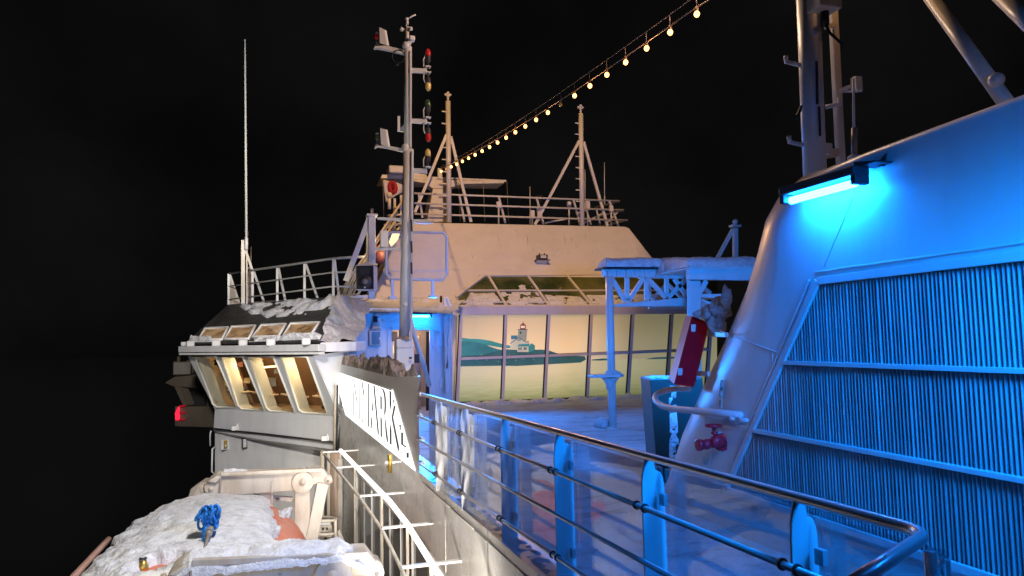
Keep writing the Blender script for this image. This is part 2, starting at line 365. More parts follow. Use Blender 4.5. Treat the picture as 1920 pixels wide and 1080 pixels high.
bmesh.ops.recalc_face_normals(bm,faces=bm.faces)
lm=bpy.data.meshes.new('letters'); bm.to_mesh(lm); bm.free(); lm.materials.append(SIGNF); lm.materials.append(BLACK)
lo=bpy.data.objects.new('letters',lm); C.objects.link(lo); lo.parent=t; lo['label']='raised white letters, side shade coloured black, reading FINNMARKEN'
MB().beam(B_+n_*.01,A_+n_*.01,.03,.02).build('trim',WHITE,t)
t=thing('signboard_bracket','small brass cylinder clamp on the wall under the name board','clamp',D(731,870,10.2))
MB().tube(D(731,852,10.2),D(731,886,10.2),.035,12).build('cylinder',BRASS,t); MB().tube(D(731,868,10.2),D(752,866,10.3),.018,8).build('arm',WHITE,t); MB().ball(D(724,868,10.1),.035).build('knob',STEEL,t)
mb=drift(FT+V((0,0,.0)),NT,lerp(TR,IN,.5),IF,.24,110,34,2,5.2,1.0); tag(mb.build('snow_clump',SNOWD),'dirty lumpy snow ridge lying on top of the name sign box','snow')

# ------------------------------------------------------------------ glass railing
N0=oZ(1740,1000,1.2); F0=oZ(788,739,1.2); RD=(F0-N0); RD.z=0; RL=RD.length; RD.normalize(); RN=V((RD.y,-RD.x,0))   # RN inboard
if RN.x<0: RN=-RN
def railp(px):                                          # where the rail plane is seen at this column
    r=ray(px,800); n=RN; k=(N0-EYE).dot(n)/r.dot(n); p=EYE+r*k; return V((p.x,p.y,0))
t=thing('glass_railing','blue lit steel railing with glass screens and round handrail along the deck edge','railing',(1.8,6,.1))
corner=V((N0.x,N0.y,1.2)); end2=oZ(1540,1135,1.2); e2=(end2-corner).normalized()
pts=[F0]; 
for i in range(1,9): pts.append(lerp(F0,corner-RD*-.10,i/9))
for i in range(7):
    a=i/6; p=(1-a)**2*(corner+RD*.10)+2*a*(1-a)*corner+a*a*(corner+e2*.10); pts.append(p)
pts+= [corner+e2*.4, corner+e2*.75]
MB().path(pts,.023,14).build('handrail',STEEL,t)
for z in (.91,.595,.28):
    MB().tube(V((F0.x,F0.y,z))-RN*.05,V((N0.x,N0.y,z))-RN*.05+RD*.25,.0165,10).build('mid_rail',STEEL,t)
PX=[822,870,945,1046,1210,1485]
PPOS=[railp(p) for p in PX]
for p in PPOS:
    prof=[(-.05,.08),(.045,.08),(.045,1.12),(.03,1.185),(-.022,1.185),(-.032,1.15),(-.045,1.09),(-.05,1.02)]
    po=MB().prism([p+RN*(a+.01)+V((0,0,z))-RD*.007 for a,z in prof],RD*.014).build('post',GREYW,t,.003)
    for z in (.91,.28):
        for s in (-.045,.045): MB().lathe(p-RN*.05+RD*s+V((0,0,z)),RD,[(.024,-.006),(.027,-.006),(.027,.006),(.024,.006)],12).build('ring_clamp',BLACK,po,off=WLOC[t.name])
    for z in (.95,.30): MB().box(p+RN*.075-RD*.05+V((0,0,z)),(.03,.05,.07),(RN,RD,V((0,0,1)))).build('glass_clip',GREYW,po,.004,off=WLOC[t.name])
    pl=[(.050,.085),(.118,.085),(.118,1.02),(.112,1.06),(.098,1.09),(.075,1.105),(.050,1.11)]
    MB().prism([p+RN*(a+.01)+V((0,0,z))+RD*.018 for a,z in pl],RD*.012).build('backing_plate',GREYW,t,.002)
segs=[V((F0.x,F0.y,0))]+PPOS+[V((N0.x,N0.y,0))-RD*.0]
for a,b in zip(segs,segs[1:]):
    a2=a-RD*.02+RN*.11; b2=b+RD*.02+RN*.11
    MB().prism([a2+V((0,0,.14)),b2+V((0,0,.14)),b2+V((0,0,1.12)),a2+V((0,0,1.12))],RN*.012).build('glass_panel',GLASS,t)
# short returning screen at the corner
q=[D(1733,1022,2.35),D(1770,1042,2.5)]; q2=V((q[1].x-.9,q[1].y-.62,q[1].z))
MB().prism([q[0],q[1],V((q[1].x,q[1].y,.1)),V((q[0].x,q[0].y,.1))],(.006,-.008,0)).build('corner_glass',GLASS,t)
MB().prism([q[1],q2,V((q2.x,q2.y,.1)),V((q[1].x,q[1].y,.1))],(.006,-.010,0)).build('corner_glass',GLASS,t)
for p in (lerp(q[0],q[1],.25),q[1]): MB().beam(V((p.x,p.y,.1)),p-V((0,0,.01)),.03,.03,(0,1,0)).build('corner_post',STEEL,t,.004)
for y,z in ((546,0),):
    pass
for z in (1.2,.91,.595,.28):
    MB().tube(V((F0.x,F0.y,z))+RD*.0,V((F0.x,F0.y,z))-RD*.12,.034,10).build('end_socket',GREYW,t)

# ------------------------------------------------------------------ funnel casing
CX=4.04
sil=[(1920,180),(1760,238),(1620,290),(1545,322),(1480,350),(1437,385),(1412,420),(1394,480),(1370,555),(1330,650),(1288,742),(1250,830),(1215,933)]
P2=[oX(x,y,CX) for x,y in sil]; P2=[(p.y,p.z) for p in P2]
P2[-1]=(P2[-1][0],-.02)
prof=[(-4.5,P2[0][1]-.02)]+P2
t=thing('funnel_casing','large blue lit steel funnel casing with raked rounded nose and wall of vertical louvre slats','casing',(5,4,0))
def prof_n(i):
    a=V(prof[max(0,i-1)]); b=V(prof[min(len(prof)-1,i+1)]); tt=(b-a).normalized(); return V((-tt.y,tt.x)) if False else V((tt.y*-1,tt.x))
nrm=[]
for i in range(len(prof)):
    n2=prof_n(i); 
    if n2.x<0 and i>3: n2=-n2
    if i<=3 and n2.y<0: n2=-n2
    nrm.append(n2)
rad=[.05,.05,.05,.06,.12,.3,.55,.8,.95,1.05,1.1,1.1,1.1,1.1]
S33=math.sin(math.radians(33))
rings=[]; 
for k in range(0,10):
    a=PI/2*k/9; ring=[]
    for i,(y,z) in enumerate(prof):
        o=rad[i]*(math.sin(a)-S33); ring.append(V((CX+rad[i]*(1-math.cos(a)),y+nrm[i].x*o,z+nrm[i].y*o if i<len(prof)-1 else -.02)))
    rings.append(ring)
last=[V((8.2,p.y,p.z)) for p in rings[-1]]; rings.append(last)
# flat side with the louvre opening: strip from first ring to opening outline
LV=[oX(x,y,CX) for x,y in ((1535,527),(1362,918))]; LT=LV[0].z; LBz=LV[1].z
def lvl(z): return lerp(LV[1].y,LV[0].y,(z-LBz)/(LT-LBz))
first=rings[0]; side=MB()
n=len(prof)
vs=[p for r in rings for p in r]; fs=[[k*n+i,k*n+i+1,(k+1)*n+i+1,(k+1)*n+i] for k in range(len(rings)-1) for i in range(n-1)]
mb=MB(); mb.add(vs,fs,0,True)
op=[V((CX,-4.5,LT)),V((CX,LV[0].y,LT)),V((CX,LV[1].y,LBz)),V((CX,-4.5,LBz))]
# top strip and nose strip and sill strip (flat, butted)
topi=[i for i in range(n) if i<=5]
mb.add([first[0],first[1],first[2],first[3],first[4],op[1],op[0]],[[0,1,2,3,4,5,6]])
mb.add([first[i] for i in range(4,n)]+[V((CX,LV[1].y,-.02)),op[2],op[1]],[list(range(n-4+3))])
mb.add([op[3],op[2],V((CX,LV[1].y,-.02)),V((CX,-4.5,-.02))],[[0,1,2,3]])
casing=mb.build('shell',CASING,t)
bv=BVHTree.FromPolygons([tuple(v) for v in mb.v],mb.f)
def hit(px,py):
    r=ray(px,py).normalized(); h=bv.ray_cast(EYE,r); 
    return (h[0],h[1] if h[1].dot(r)<0 else -h[1]) if h[0] is not None else (oX(px,py,CX),V((-1,0,0)))
# louvre frame + slats
X=V((1,0,0))
mb=MB(); g=.02
fr=[(op[0],op[1]),(op[1],op[2]),(op[2],op[3])]
for a,b in fr: mb.beam(a+V((-.012,0,0)),b+V((-.012,0,0)),.06,.03,(1,0,0))
for a,b in ((V((CX,-4.5,LT+.075)),V((CX,LV[0].y+.03,LT+.075))),(V((CX,LV[0].y+.10,LT+.02)),V((CX,LV[1].y+.10,LBz-.05)))):
    pts=[lerp(a,b,i/60)+V((-.004,0,.006*fbm((i*.7,2,0)))) for i in range(61)]; mb.path(pts,.011,6)
mb.build('louvre_frame',CASING,t,.004)
BZ=[1.667,1.035]
lv=MB()
y=-.6
while y<LV[1].y-.02:
    ztop=LT
    if y>LV[0].y: ztop=LBz+(LT-LBz)*(LV[1].y-y)/(LV[1].y-LV[0].y)
    zs=[LBz]+[b for b in BZ[::-1] if b<ztop-.03]+[ztop]
    for a,b in zip(zs,zs[1:]):
        jx=random.uniform(-.003,.003)
        c0=V((CX+.012+jx,y,a)); c1=V((CX+.046,y-.009,a)); h=b-a
        lv.prism([c0,c0+V((.003,-.003,0)),c1+V((.003,-.003,0)),c1],(random.uniform(-.002,.002),0,h))
        lv.prism([c0+V((-.006,-.002,0)),c0+V((-.006,.004,0)),c0+V((.004,.004,0)),c0+V((.004,-.002,0))],(0,0,h))
    y+=.0325
lg=lv.build('louvre_slats',LOUV,t)
for z in BZ:
    MB().beam(V((CX-.006,-4.5,z)),V((CX-.006,lvl(z)-.02,z)),.05,.035,(0,0,1)).build('louvre_crossbar',CASING,t,.004)
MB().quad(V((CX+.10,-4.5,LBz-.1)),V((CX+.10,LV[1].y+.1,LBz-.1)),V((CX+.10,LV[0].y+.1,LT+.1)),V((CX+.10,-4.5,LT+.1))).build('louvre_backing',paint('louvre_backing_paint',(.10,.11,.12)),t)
# weld seams on the nose
mb=MB()
def seam(pxs,r=.006):
    ps=[]
    for (x0,y0),(x1,y1) in zip(pxs,pxs[1:]):
        for i in range(8): p,nn=hit(lerp(x0,x1,i/8),lerp(y0,y1,i/8)); ps.append(p+nn*.002+V((0,0,.004*fbm((i*1.3,x0,0)))))
    p,nn=hit(*pxs[-1]); ps.append(p); mb.path(ps,r,6)
seam([(1350,620),(1400,640),(1466,664)]); seam([(1449,662),(1448,705)],.004); seam([(1600,370),(1545,500)],.003)
mb.build('weld_seam',CASING,t)
# hoop guard on the nose
hp=[hit(1392,778)[0]+V((-.03,0,0)),D(1345,774,6.75),D(1300,770,7.15),D(1262,766,7.55),D(1240,760,7.85),D(1229,750,8.1),D(1231,740,8.35),D(1246,733,8.5),D(1268,729,8.45),D(1292,728,8.2)]
sm=[]
for i in range(len(hp)-1):
    p0=hp[max(0,i-1)];p1=hp[i];p2=hp[i+1];p3=hp[min(len(hp)-1,i+2)]
    for k in range(5):
        a=k/5; sm.append(.5*((2*p1)+(p2-p0)*a+(2*p0-5*p1+4*p2-p3)*a*a+(3*p1-p0-3*p2+p3)*a**3))
sm.append(hp[-1])
MB().path(sm,.036,12).ball(hp[0],.037).build('hoop_guard',CASING,t)
MB().tube(hit(1388,786)[0],hit(1388,786)[0]+V((-.10,.02,.01)),.02,8).tube(hit(1408,787)[0]+V((-.04,0,0)),hit(1388,787)[0]+V((-.05,0,0)),.018,8).build('guard_stub',CASING,t)
# valve symbol plates
def decal(name,cx,cy,w_,h_,marks,parent,base=WHITE):
    p,nn=hit(cx,cy); up=V((0,0,1)); up=(up-nn*up.dot(nn)).normalized(); rt=up.cross(nn).normalized()
    if rt.dot(R_)<0: rt=-rt
    pl=MB().box(p+nn*.008,(w_,h_,.006),(rt,up,nn)).build(name,base,parent)
    mk=MB()
    for poly in marks: mk.prism([p+nn*.0125+rt*a*w_/2+up*b*h_/2 for a,b in poly],nn*.002)
    mk.build('marking',BLACK,pl)
decal('valve_symbol_plate',1355,729,.085,.17,[[(-.95,.97),(.95,.97),(.95,.88),(-.95,.88)],[(-.95,-.97),(.95,-.97),(.95,-.88),(-.95,-.88)],[(-.97,.87),(-.85,.87),(-.85,-.87),(-.97,-.87)],[(.85,.87),(.97,.87),(.97,-.87),(.85,-.87)],
   [(-.5,.35),(0,0),(-.5,-.35)],[(.5,.35),(.5,-.35),(0,0)],[(-.06,.7),(.06,.7),(.06,.4),(-.06,.4)]],t,paint('symbol_plate_paint',(.45,.42,.40)))
decal('label_plate',1352,757,.06,.09,[[(-.6,.6),(.6,.6),(.6,.45),(-.6,.45)],[(-.1,.4),(.1,.4),(.1,-.5),(-.1,-.5)]],t,GREYW)
# snow plastered on the nose
mb=MB()
for x,y,dd,r_,sc in ((1350,580,7.4,.11,(1,1,1.3)),(1334,590,7.5,.10,(1.1,1,1.0)),(1343,606,7.4,.10,(.9,1,1.2)),(1363,556,7.25,.07,(.8,1,1.5)),(1316,588,7.6,.06,(1.6,1,.6))):
    k=len(mb.v); mb.ball(D(x,y,dd),r_,22,sc=sc)
    for i in range(k,len(mb.v)): q=mb.v[i]; mb.v[i]=q+(q-D(x,y,dd))*(.5*fbm(q*7)+.25*fbm(q*19))
tag(mb.build('snow_clump',snowmat('wet_snow',(.55,.54,.54),40,(.16,.09,.06),.85)),'rough icy snow packed on the casing nose above the red locker','snow')

# blue tube lamps
def tubelamp(p0,p1,out,label,n_seg=1):
    """lamp body from p0 to p1, facing out/down"""
    ax=(p1-p0).normalized(); L_=(p1-p0).length; out=V(out).normalized(); dn=V((0,0,-1)); dn=(dn-ax*dn.dot(ax)).normalized(); c=(p0+p1)/2
    t=thing('tube_lamp',label,'lamp',c,'blue tube lamps')
    MB().box(c-dn*.05,(L_,.15,.07),(ax,out,dn)).build('housing',DARK,t,.012)
    mb=MB().box(c-ax*(L_/2-.02)+dn*.015,(.05,.13,.07),(ax,out,dn)).box(c+ax*(L_/2-.02)+dn*.015,(.05,.13,.07),(ax,out,dn)); mb.build('end_cap',DARK,t,.008)
    MB().tube(c-ax*(L_/2-.06)+dn*.03,c+ax*(L_/2-.06)+dn*.03,.030,12).build('lit_tube',TUBEB,t)
    MB().beam(c-dn*.06-out*.04,c-dn*.06-out*.20,.06,.03).build('mount',GREYW,t)
    return t
a=oX(1474,372,CX-.17); b=oX(1616,332,CX-.17)
tubelamp(a,b,(-1,0,0),'bright blue fluorescent tube lamp on top of the funnel casing wall')
tubelamp(a+V((0,-3.0,0)),b+V((0,-3.0,0)),(-1,0,0),'blue tube lamp further aft on the casing wall')
p0=oY(770,591,18.6); p1=oY(809,591,18.6)
tubelamp(p0,p1,(0,-1,0),'blue tube lamp above the deckhouse door')
t=thing('lamp_bracket','dark bent steel bracket beside the blue tube lamp on the casing','bracket',oX(1640,300,CX-.05))
MB().box(oX(1640,308,CX-.09),(.16,.16,.012)).build('plate',DARK,t); MB().prism([oX(1604,304,CX-.03),oX(1655,300,CX-.03),oX(1664,288,CX-.03),oX(1660,312,CX-.03),oX(1606,312,CX-.03)],(-.02,0,0)).build('arm',DARK,t)
t=thing('whip_antenna','short whip aerial on the casing roof beside the blue lamp','antenna',D(1603,300,6.4),'short whip aerials')
MB().tube(D(1602,295,6.4),D(1600,148,6.4),.014,8,.010).build('rod',WHITE,t); MB().tube(D(1602,292,6.4),D(1602,240,6.4),.028,10).build('sleeve',BROWNL,t)
MB().lathe(D(1602,300,6.4),(0,0,1),[(.06,0),(.06,.03),(.03,.05)]).build('foot',WHITE,t)

# ------------------------------------------------------------------ main mast behind the casing
t=thing('main_mast','thick grey steel mast with step pegs rising behind the blue funnel casing','mast',D(1529,360,7))
m0=D(1530,380,7); m1=D(1513,-60,7)
MB().tube(m0,m1,.112,20).build('pole',GREYW,t)
ax=(m1-m0).normalized()
for px,py,s in ((1500,118,-1),(1506,268,-1),(1548,197,1),(1540,-20,1)):
    b=D(px,py+4,7); e=D(px+s*26,py-2,6.95)
    MB().path([b,lerp(b,e,.6),e,e+ax*.035,e+ax*.06],.022,8).build('step_peg',WHITE,t)
mb=MB(); mb.beam(D(1531,115,6.87),D(1533,195,6.87),.014,.02); mb.beam(D(1536,200,6.87),D(1538,255,6.87),.014,.02); mb.build('conduit',DARK,t)
MB().box(D(1545,8,6.85),(.26,.2,.14)).build('junction_box',WHITEC,t,.015)
MB().tube(D(1546,22,6.85),D(1547,48,6.85),.04,10).path([D(1548,45,6.85),D(1556,62,6.8),D(1570,74,6.75),D(1580,84,6.7)],.014,6).build('cable_gland',BLACK,t)
MB().lathe(D(1531,60,6.9),(0,1,0),[(.05,-.02),(.05,.02)]).build('collar',WHITEC,t)
MB().path([D(1502,200,6.95),D(1497,214,6.9),D(1493,220,6.85)],.018,6).build('small_lamp',BLACK,t)
t=thing('flat_bar_mast','narrow boxy mast with small aerial arm beside the thick grey mast','mast',D(1577,320,7.5))
MB().beam(D(1578,330,7.5),D(1562,20,7.5),.085,.06,(0,1,0)).build('bar',WHITEC,t,.006)
MB().beam(D(1545,290,7.3),D(1575,285,7.45),.05,.09).build('stay_arm',WHITEC,t,.005); MB().beam(D(1548,50,7.3),D(1565,48,7.45),.04,.05).build('stay_arm',WHITEC,t,.005)
MB().beam(D(1574,170,7.45),D(1607,158,7.3),.03,.035).beam(D(1574,172,7.45),D(1616,170,7.3),.03,.02).build('aerial_arm',WHITE,t)
MB().box(D(1606,158,7.3),(.085,.08,.15)).build('aerial_box',WHITE,t,.006)
MB().box(D(1550,280,7.25),(.09,.08,.12)).build('switch_box',GREYW,t,.01)
t=thing('mast_stay','thick slanting mast stay landing on the casing roof at the right','stay',D(1886,190,4.7),'slanting mast stays')
MB().tube(D(1889,196,4.7),D(1738,-14,5.6),.050,14).build('leg_tube',WHITEC,t); MB().ball(D(1868,150,4.76),.052).build('joint',WHITEC,t)
t=thing('mast_stay','short end of a second mast stay in the top right corner','stay',D(1940,52,4.2),'slanting mast stays')
MB().tube(D(1975,90,4.2),D(1868,-14,4.7),.046,14).build('leg_tube',WHITEC,t)

# ------------------------------------------------------------------ valve, locker, bin
vp,vn=hit(1352,828); vn=V((-.80,-.55,.1)).normalized(); up=V((0,0,1)); rt=V((.954,-.299,0))
t=thing('fire_hydrant','dark red hydrant valve with handwheel and hanging chain on the casing nose','hydrant',vp)
q=lambda x,y,dd=0: vp+rt*((x-1352)/F*6.9)-up*((y-828)/F*6.9)-V((.299,.954,0))*dd
MB().lathe(q(1356,828,-.02),(-.72,-.68,.05),[(.10,0),(.10,.045)],18).build('flange_pad',WHITE,t)
MB().lathe(q(1353,828,.02),(-.72,-.68,.05),[(.085,0),(.085,.05),(.05,.055)],18).build('flange',REDV,t,.004)
MB().path([q(1352,828,.05),q(1338,826,.10),q(1326,827,.12)],.05,14,rr=[.058,.055,.045]).ball(q(1337,824,.10),.062).build('body',REDV,t)
MB().lathe(q(1327,828,.12),tuple(q(1300,829,.16)-q(1327,828,.12)),[(.036,0),(.036,.03),(.052,.035),(.052,.06),(.046,.065),(.046,.11),(.058,.115),(.058,.15),(.04,.152)],16).build('outlet',REDV,t)
MB().tube(q(1336,822,.10),q(1334,798,.10),.018,10).lathe(q(1335,812,.10),(0,0,1),[(.03,0),(.034,.02),(.02,.03)],12).build('stem',REDV,t)
mb=MB(); c=q(1334,796,.10); mb.path([c+V((math.cos(k*PI/9)*.075,math.sin(k*PI/9)*.075,.0)) for k in range(18)],.012,8,True)
for k in range(4): mb.beam(c,c+V((math.cos(k*PI/2)*.075,math.sin(k*PI/2)*.075,0)),.014,.012)
mb.lathe(c-V((0,0,.015)),(0,0,1),[(.022,0),(.022,.03),(.01,.035)],10); mb.build('handwheel',REDV,t)
mb=MB(); 
for i in range(26):
    a=i/25; p=lerp(q(1303,833,.15),q(1327,836,.12),a)-up*(.16*math.sin(PI*a)**.8); mb.ball(p,.0055,6)
mb.build('chain',WIRE,t)
t=thing('fire_locker','tall dark red locker hung tilted on the casing nose above the hoop guard','locker',D(1290,660,7.9))
f4=[D(1297,592,7.75),D(1331,605,7.6),D(1302,726,7.6),D(1263,721,7.75)]; bk=D(1285,592,8.35)-f4[0]
MB().prism(f4,bk).build('cabinet',RED,t,.012)
dn=(f4[1]-f4[0]).cross(f4[3]-f4[0]).normalized()
if dn.dot(d_)>0: dn=-dn
ins=[lerp(f4[i],(f4[0]+f4[2])/2,.10) for i in range(4)]; 
dr=MB().prism([p+dn*.002 for p in ins],dn*.010).build('door',RED,t,.004)
for (x,y) in ((1301,615),(1276,697)):
    c=oP(x,y,f4[0]+dn*.018,dn); 
    h=MB().box(c,(.055,.08,.02),(rt,up,dn)); h.build('hinge',GREYW,dr,.004)
for (x0,y0),(x1,y1) in (((1318,626),(1352,628)),((1300,700),(1318,702))):
    MB().beam(D(x0,y0,7.8),hit(x1,y1)[0]+V((.10,.05,0)),.035,.05).build('bracket',CASING,t,.005)
t=thing('deck_bin','dark green box with flaking snow standing behind the casing nose','bin',(oZ(1240,905,0)))
c=oZ(1245,903,0); MB().prism([c+V((-.12,-.05,0)),c+V((.55,-.25,0)),c+V((.75,.4,0)),c+V((.08,.6,0))],(-.06,0,1.36)).build('body',GREEN,t,.01)
mb=MB()
for k in range(6):
    a=c+V((.10,-.115,.1+.2*k)); w0=.05+.05*random.random()
    q=drift(a+V((-w0,.0,0)),a+V((w0,-.04,0)),a+V((w0*.8,-.04,.22)),a+V((-w0*.9,0,.22)),.03,10,14,k,9,1.2,up=(-.2,-1,0)); mb.add(q.v,q.f,0,True)
mb.build('snow_patch',SNOW,t)
MB().add(*(lambda q:(q.v,q.f))(drift(c+V((-.18,-.05,1.36)),c+V((.49,-.25,1.36)),c+V((.69,.4,1.36)),c+V((.02,.6,1.36)),.035,22,22,3,5,1.35)),0,True).build('lid_snow',SNOW,t)
#PART2
# ------------------------------------------------------------------ observation lounge: facade, mural, skylights
FP=V((0,20.75,0)); FN=V((0,-1,-.138)).normalized()
fp=lambda x,y,o=0: oP(x,y,FP,FN)+FN*o
lo=thing('observation_lounge','long glazed lounge front with slanted skylights above the snowy deck','deckhouse',(8,20.7,0))
m_,nt,B,N,L=mat('print_sky'); tc=coords(N); sp=N.new('ShaderNodeSeparateXYZ'); L.new(tc,sp.inputs[0])
mr=N.new('ShaderNodeMapRange'); mr.inputs[1].default_value=1.0; mr.inputs[2].default_value=2.8; L.new(sp.outputs['Z'],mr.inputs[0])
c1=ramp(N,L,mr.outputs[0],[(0,(.84,.62,.36)),(.45,(.74,.52,.28)),(1,(.46,.35,.20))])
mr2=N.new('ShaderNodeMapRange'); mr2.inputs[1].default_value=-4; mr2.inputs[2].default_value=4; L.new(sp.outputs['X'],mr2.inputs[0])
c2=ramp(N,L,mr2.outputs[0],[(0,(.75,.78,.85)),(.3,(1,1,1)),(.58,(.95,.95,.95)),(.82,(.45,.52,.50)),(1,(.38,.47,.46))])
mu=N.new('ShaderNodeMixRGB'); mu.blend_type='MULTIPLY'; mu.inputs[0].default_value=1; L.new(c1,mu.inputs[1]); L.new(c2,mu.inputs[2])
def backlit(B,L,c,s): L.new(c,B.inputs['Base Color']); L.new(c,B.inputs['Emission Color']); B.inputs['Emission Strength'].default_value=s; B.inputs['Roughness'].default_value=.12
backlit(B,L,mu.outputs[0],.8); PSKY=m_
m_,nt,B,N,L=mat('print_water'); tc=coords(N); sp=N.new('ShaderNodeSeparateXYZ'); L.new(tc,sp.inputs[0])
mp=N.new('ShaderNodeMapping'); mp.inputs['Scale'].default_value=(.6,1,7); L.new(tc,mp.inputs[0]); f=nz(N,L,mp.outputs[0],2.4,6,.6)
mr=N.new('ShaderNodeMapRange'); mr.inputs[1].default_value=0; mr.inputs[2].default_value=1.2; L.new(sp.outputs['Z'],mr.inputs[0])
ad=N.new('ShaderNodeMath'); ad.operation='MULTIPLY_ADD'; ad.inputs[1].default_value=.45; L.new(f,ad.inputs[0]); L.new(mr.outputs[0],ad.inputs[2])
c1=ramp(N,L,ad.outputs[0],[(.25,(.25,.26,.10)),(.6,(.50,.46,.22)),(1.0,(.66,.55,.31))])
mr2=N.new('ShaderNodeMapRange'); mr2.inputs[1].default_value=-4; mr2.inputs[2].default_value=4; L.new(sp.outputs['X'],mr2.inputs[0])
c2=ramp(N,L,mr2.outputs[0],[(0,(.70,.82,.95)),(.25,(.9,.95,1)),(.5,(1,1,1)),(.8,(.72,.76,.70)),(1,(.5,.58,.55))])
mu=N.new('ShaderNodeMixRGB'); mu.blend_type='MULTIPLY'; mu.inputs[0].default_value=1; L.new(c1,mu.inputs[1]); L.new(c2,mu.inputs[2]); backlit(B,L,mu.outputs[0],.72); PWAT=m_
def pr(name,c,s=.45):
    m,nt,B,N,L=mat(name); f=nz(N,L,coords(N),2.5,5,.6); backlit(B,L,ramp(N,L,f,[(.35,tuple(k*.75 for k in c)),(.65,c)]),s); return m
PT1=pr('print_teal',(.075,.34,.30)); PT2=pr('print_deep_teal',(.06,.24,.235)); PT3=pr('print_dark_teal',(.055,.155,.15)); PW=pr('print_cream',(.70,.66,.48)); PG=pr('print_tower',(.42,.42,.32)); PR_=pr('print_red',(.36,.12,.09)); PD=pr('print_outline',(.05,.10,.10)); PB=pr('print_blue',(.09,.25,.34)); PO=pr('print_lamp',(1,.70,.5),.8)
mb=MB(); 
def pp(m,lay,*pts,z4=False,z2=False):
    if z4: pts=[(920+x/8.306,570+y/8.306) for x,y in pts]
    if z2: pts=[(840+x/3.857,560+y/3.857) for x,y in pts]
    mb.add([fp(x,y,-.02+.003*lay) for x,y in pts],[list(range(len(pts)))],m)
pp(0,0,(858,588),(1345,586),(1345,690),(856,690)); pp(1,1,(855,686),(960,684),(1100,676),(1345,668),(1345,742),(852,759))
pp(2,2,(102,283),(150,290),(230,292),(310,305),(400,330),(450,340),(450,360),(390,355),(300,340),(200,330),(102,320),z2=True)
pp(3,3,(100,310),(180,312),(250,325),(300,345),(350,362),(390,372),(390,425),(96,430),z2=True)
pp(4,4,(380,372),(415,366),(520,372),(620,370),(680,368),(730,375),(800,398),(870,412),(990,416),(1000,440),(960,462),(820,470),(620,480),(500,487),(400,485),(90,490),(92,418),(250,405),z2=True)
pp(4,4,(1040,440),(1120,432),(1180,435),(1180,445),(1100,448),(1040,447),z2=True); pp(4,4,(1420,438),(1500,424),(1620,420),(1700,418),(1700,432),(1500,438),z2=True)
pp(5,5,(300,705),(310,612),(440,525),(560,598),(640,625),(690,640),(690,712),(560,712),z4=True)
pp(6,6,(425,400),(570,400),(556,598),(440,525),(425,540),z4=True); pp(9,6,(318,490),(420,490),(420,545),(316,548),z4=True); pp(5,5,(312,548),(420,545),(320,605),z4=True)
pp(8,7,(300,612),(440,518),(562,596),(562,606),(440,530),(305,620),z4=True); pp(8,8,(415,394),(578,394),(574,404),(420,404),z4=True)
pp(7,7,(455,394),(546,394),(549,332),(528,306),(505,288),(482,306),(458,332),z4=True); pp(10,8,(470,372),(530,372),(530,342),(470,342),z4=True); pp(8,8,(500,290),(510,290),(508,270),(502,270),z4=True)
pp(2,7,(410,662),(440,628),(560,620),(612,612),(590,662),z4=True); pp(5,8,(412,662),(590,662),(590,748),(412,748),z4=True); pp(2,7,(590,662),(640,608),(690,645),(690,715),(640,740),(590,748),z4=True)
for x in (440,470,525,548): pp(8,9,(x-8,675),(x+10,675),(x+10,712),(x-8,712),z4=True)
pp(8,9,(452,432),(480,432),(480,462),(452,462),z4=True); pp(8,9,(425,552),(440,552),(440,570),(425,570),z4=True); pp(8,9,(447,552),(462,552),(462,570),(447,570),z4=True); pp(8,9,(568,600),(592,600),(588,572),(572,572),z4=True)
random.seed(3)
for i in range(14): x=random.uniform(860,1000); y=random.uniform(664,682); pp(5,9,(x,y),(x+1.6,y),(x+1.6,y+1),(x,y+1))
mu=mb.build('mural',[PSKY,PWAT,PT1,PT2,PT3,PW,PG,PR_,PD,PB,PO],lo); mu['label']='backlit printed picture of a lighthouse on a teal island by calm water'
tops=[865,948.5,1029.5,1109,1187,1260,1335]; bots=[857,942,1021,1101,1177,1250,1324]
for a,b in zip(tops,bots):
    MB().beam(fp(a,588,.01),fp(b,757-(b-857)*.043,.01),.09,.07,(0,1,0)).build('mullion',MULL,lo,.006)
    MB().beam(fp(a-3.6,590,-.005),fp(b-3.4,755-(b-857)*.043,-.005),.035,.05,(0,1,0)).build('gasket',BLACK,lo)
for (y0,y1,hh) in ((672,669,.10),):
    for i in range(6):
        MB().beam(fp(lerp(tops[i],bots[i],.5)+3.6,672.5-i*2.9,.008),fp(lerp(tops[i+1],bots[i+1],.5)-3.6,672.5-(i+1)*2.9,.008),.06,.085).build('transom',MULL,lo,.005)
        MB().beam(fp(lerp(tops[i],bots[i],.5)+3.6,670-i*2.9,-.006),fp(lerp(tops[i+1],bots[i+1],.5)-3.6,670-(i+1)*2.9,-.006),.05,.02).build('gasket',BLACK,lo)
MB().prism([fp(862,575,.05),fp(1345,571,.05),fp(1345,588,.05),fp(862,590.5,.05)],-FN*.2).build('header_beam',MULL,lo,.01)
MB().prism([fp(850,754,.06),fp(1345,734,.06),fp(1345,742,.06),fp(850,762,.06)],-FN*.2).build('sill_beam',DARK,lo,.01)
MB().prism([fp(850,566,-.22),fp(1345,566,-.22),fp(1345,760,-.22),fp(850,775,-.22)],-FN*.3).build('wall_core',HOUSE,lo)
tag(drift(V((4.6,19.95,.03)),V((11.4,19.95,.03)),V((11.4,20.65,.03)),V((4.6,20.65,.03)),.13,120,18,8,2.4,.9).build('snow_drift',SNOW),'low snow drift along the foot of the lighthouse picture windows','snow')
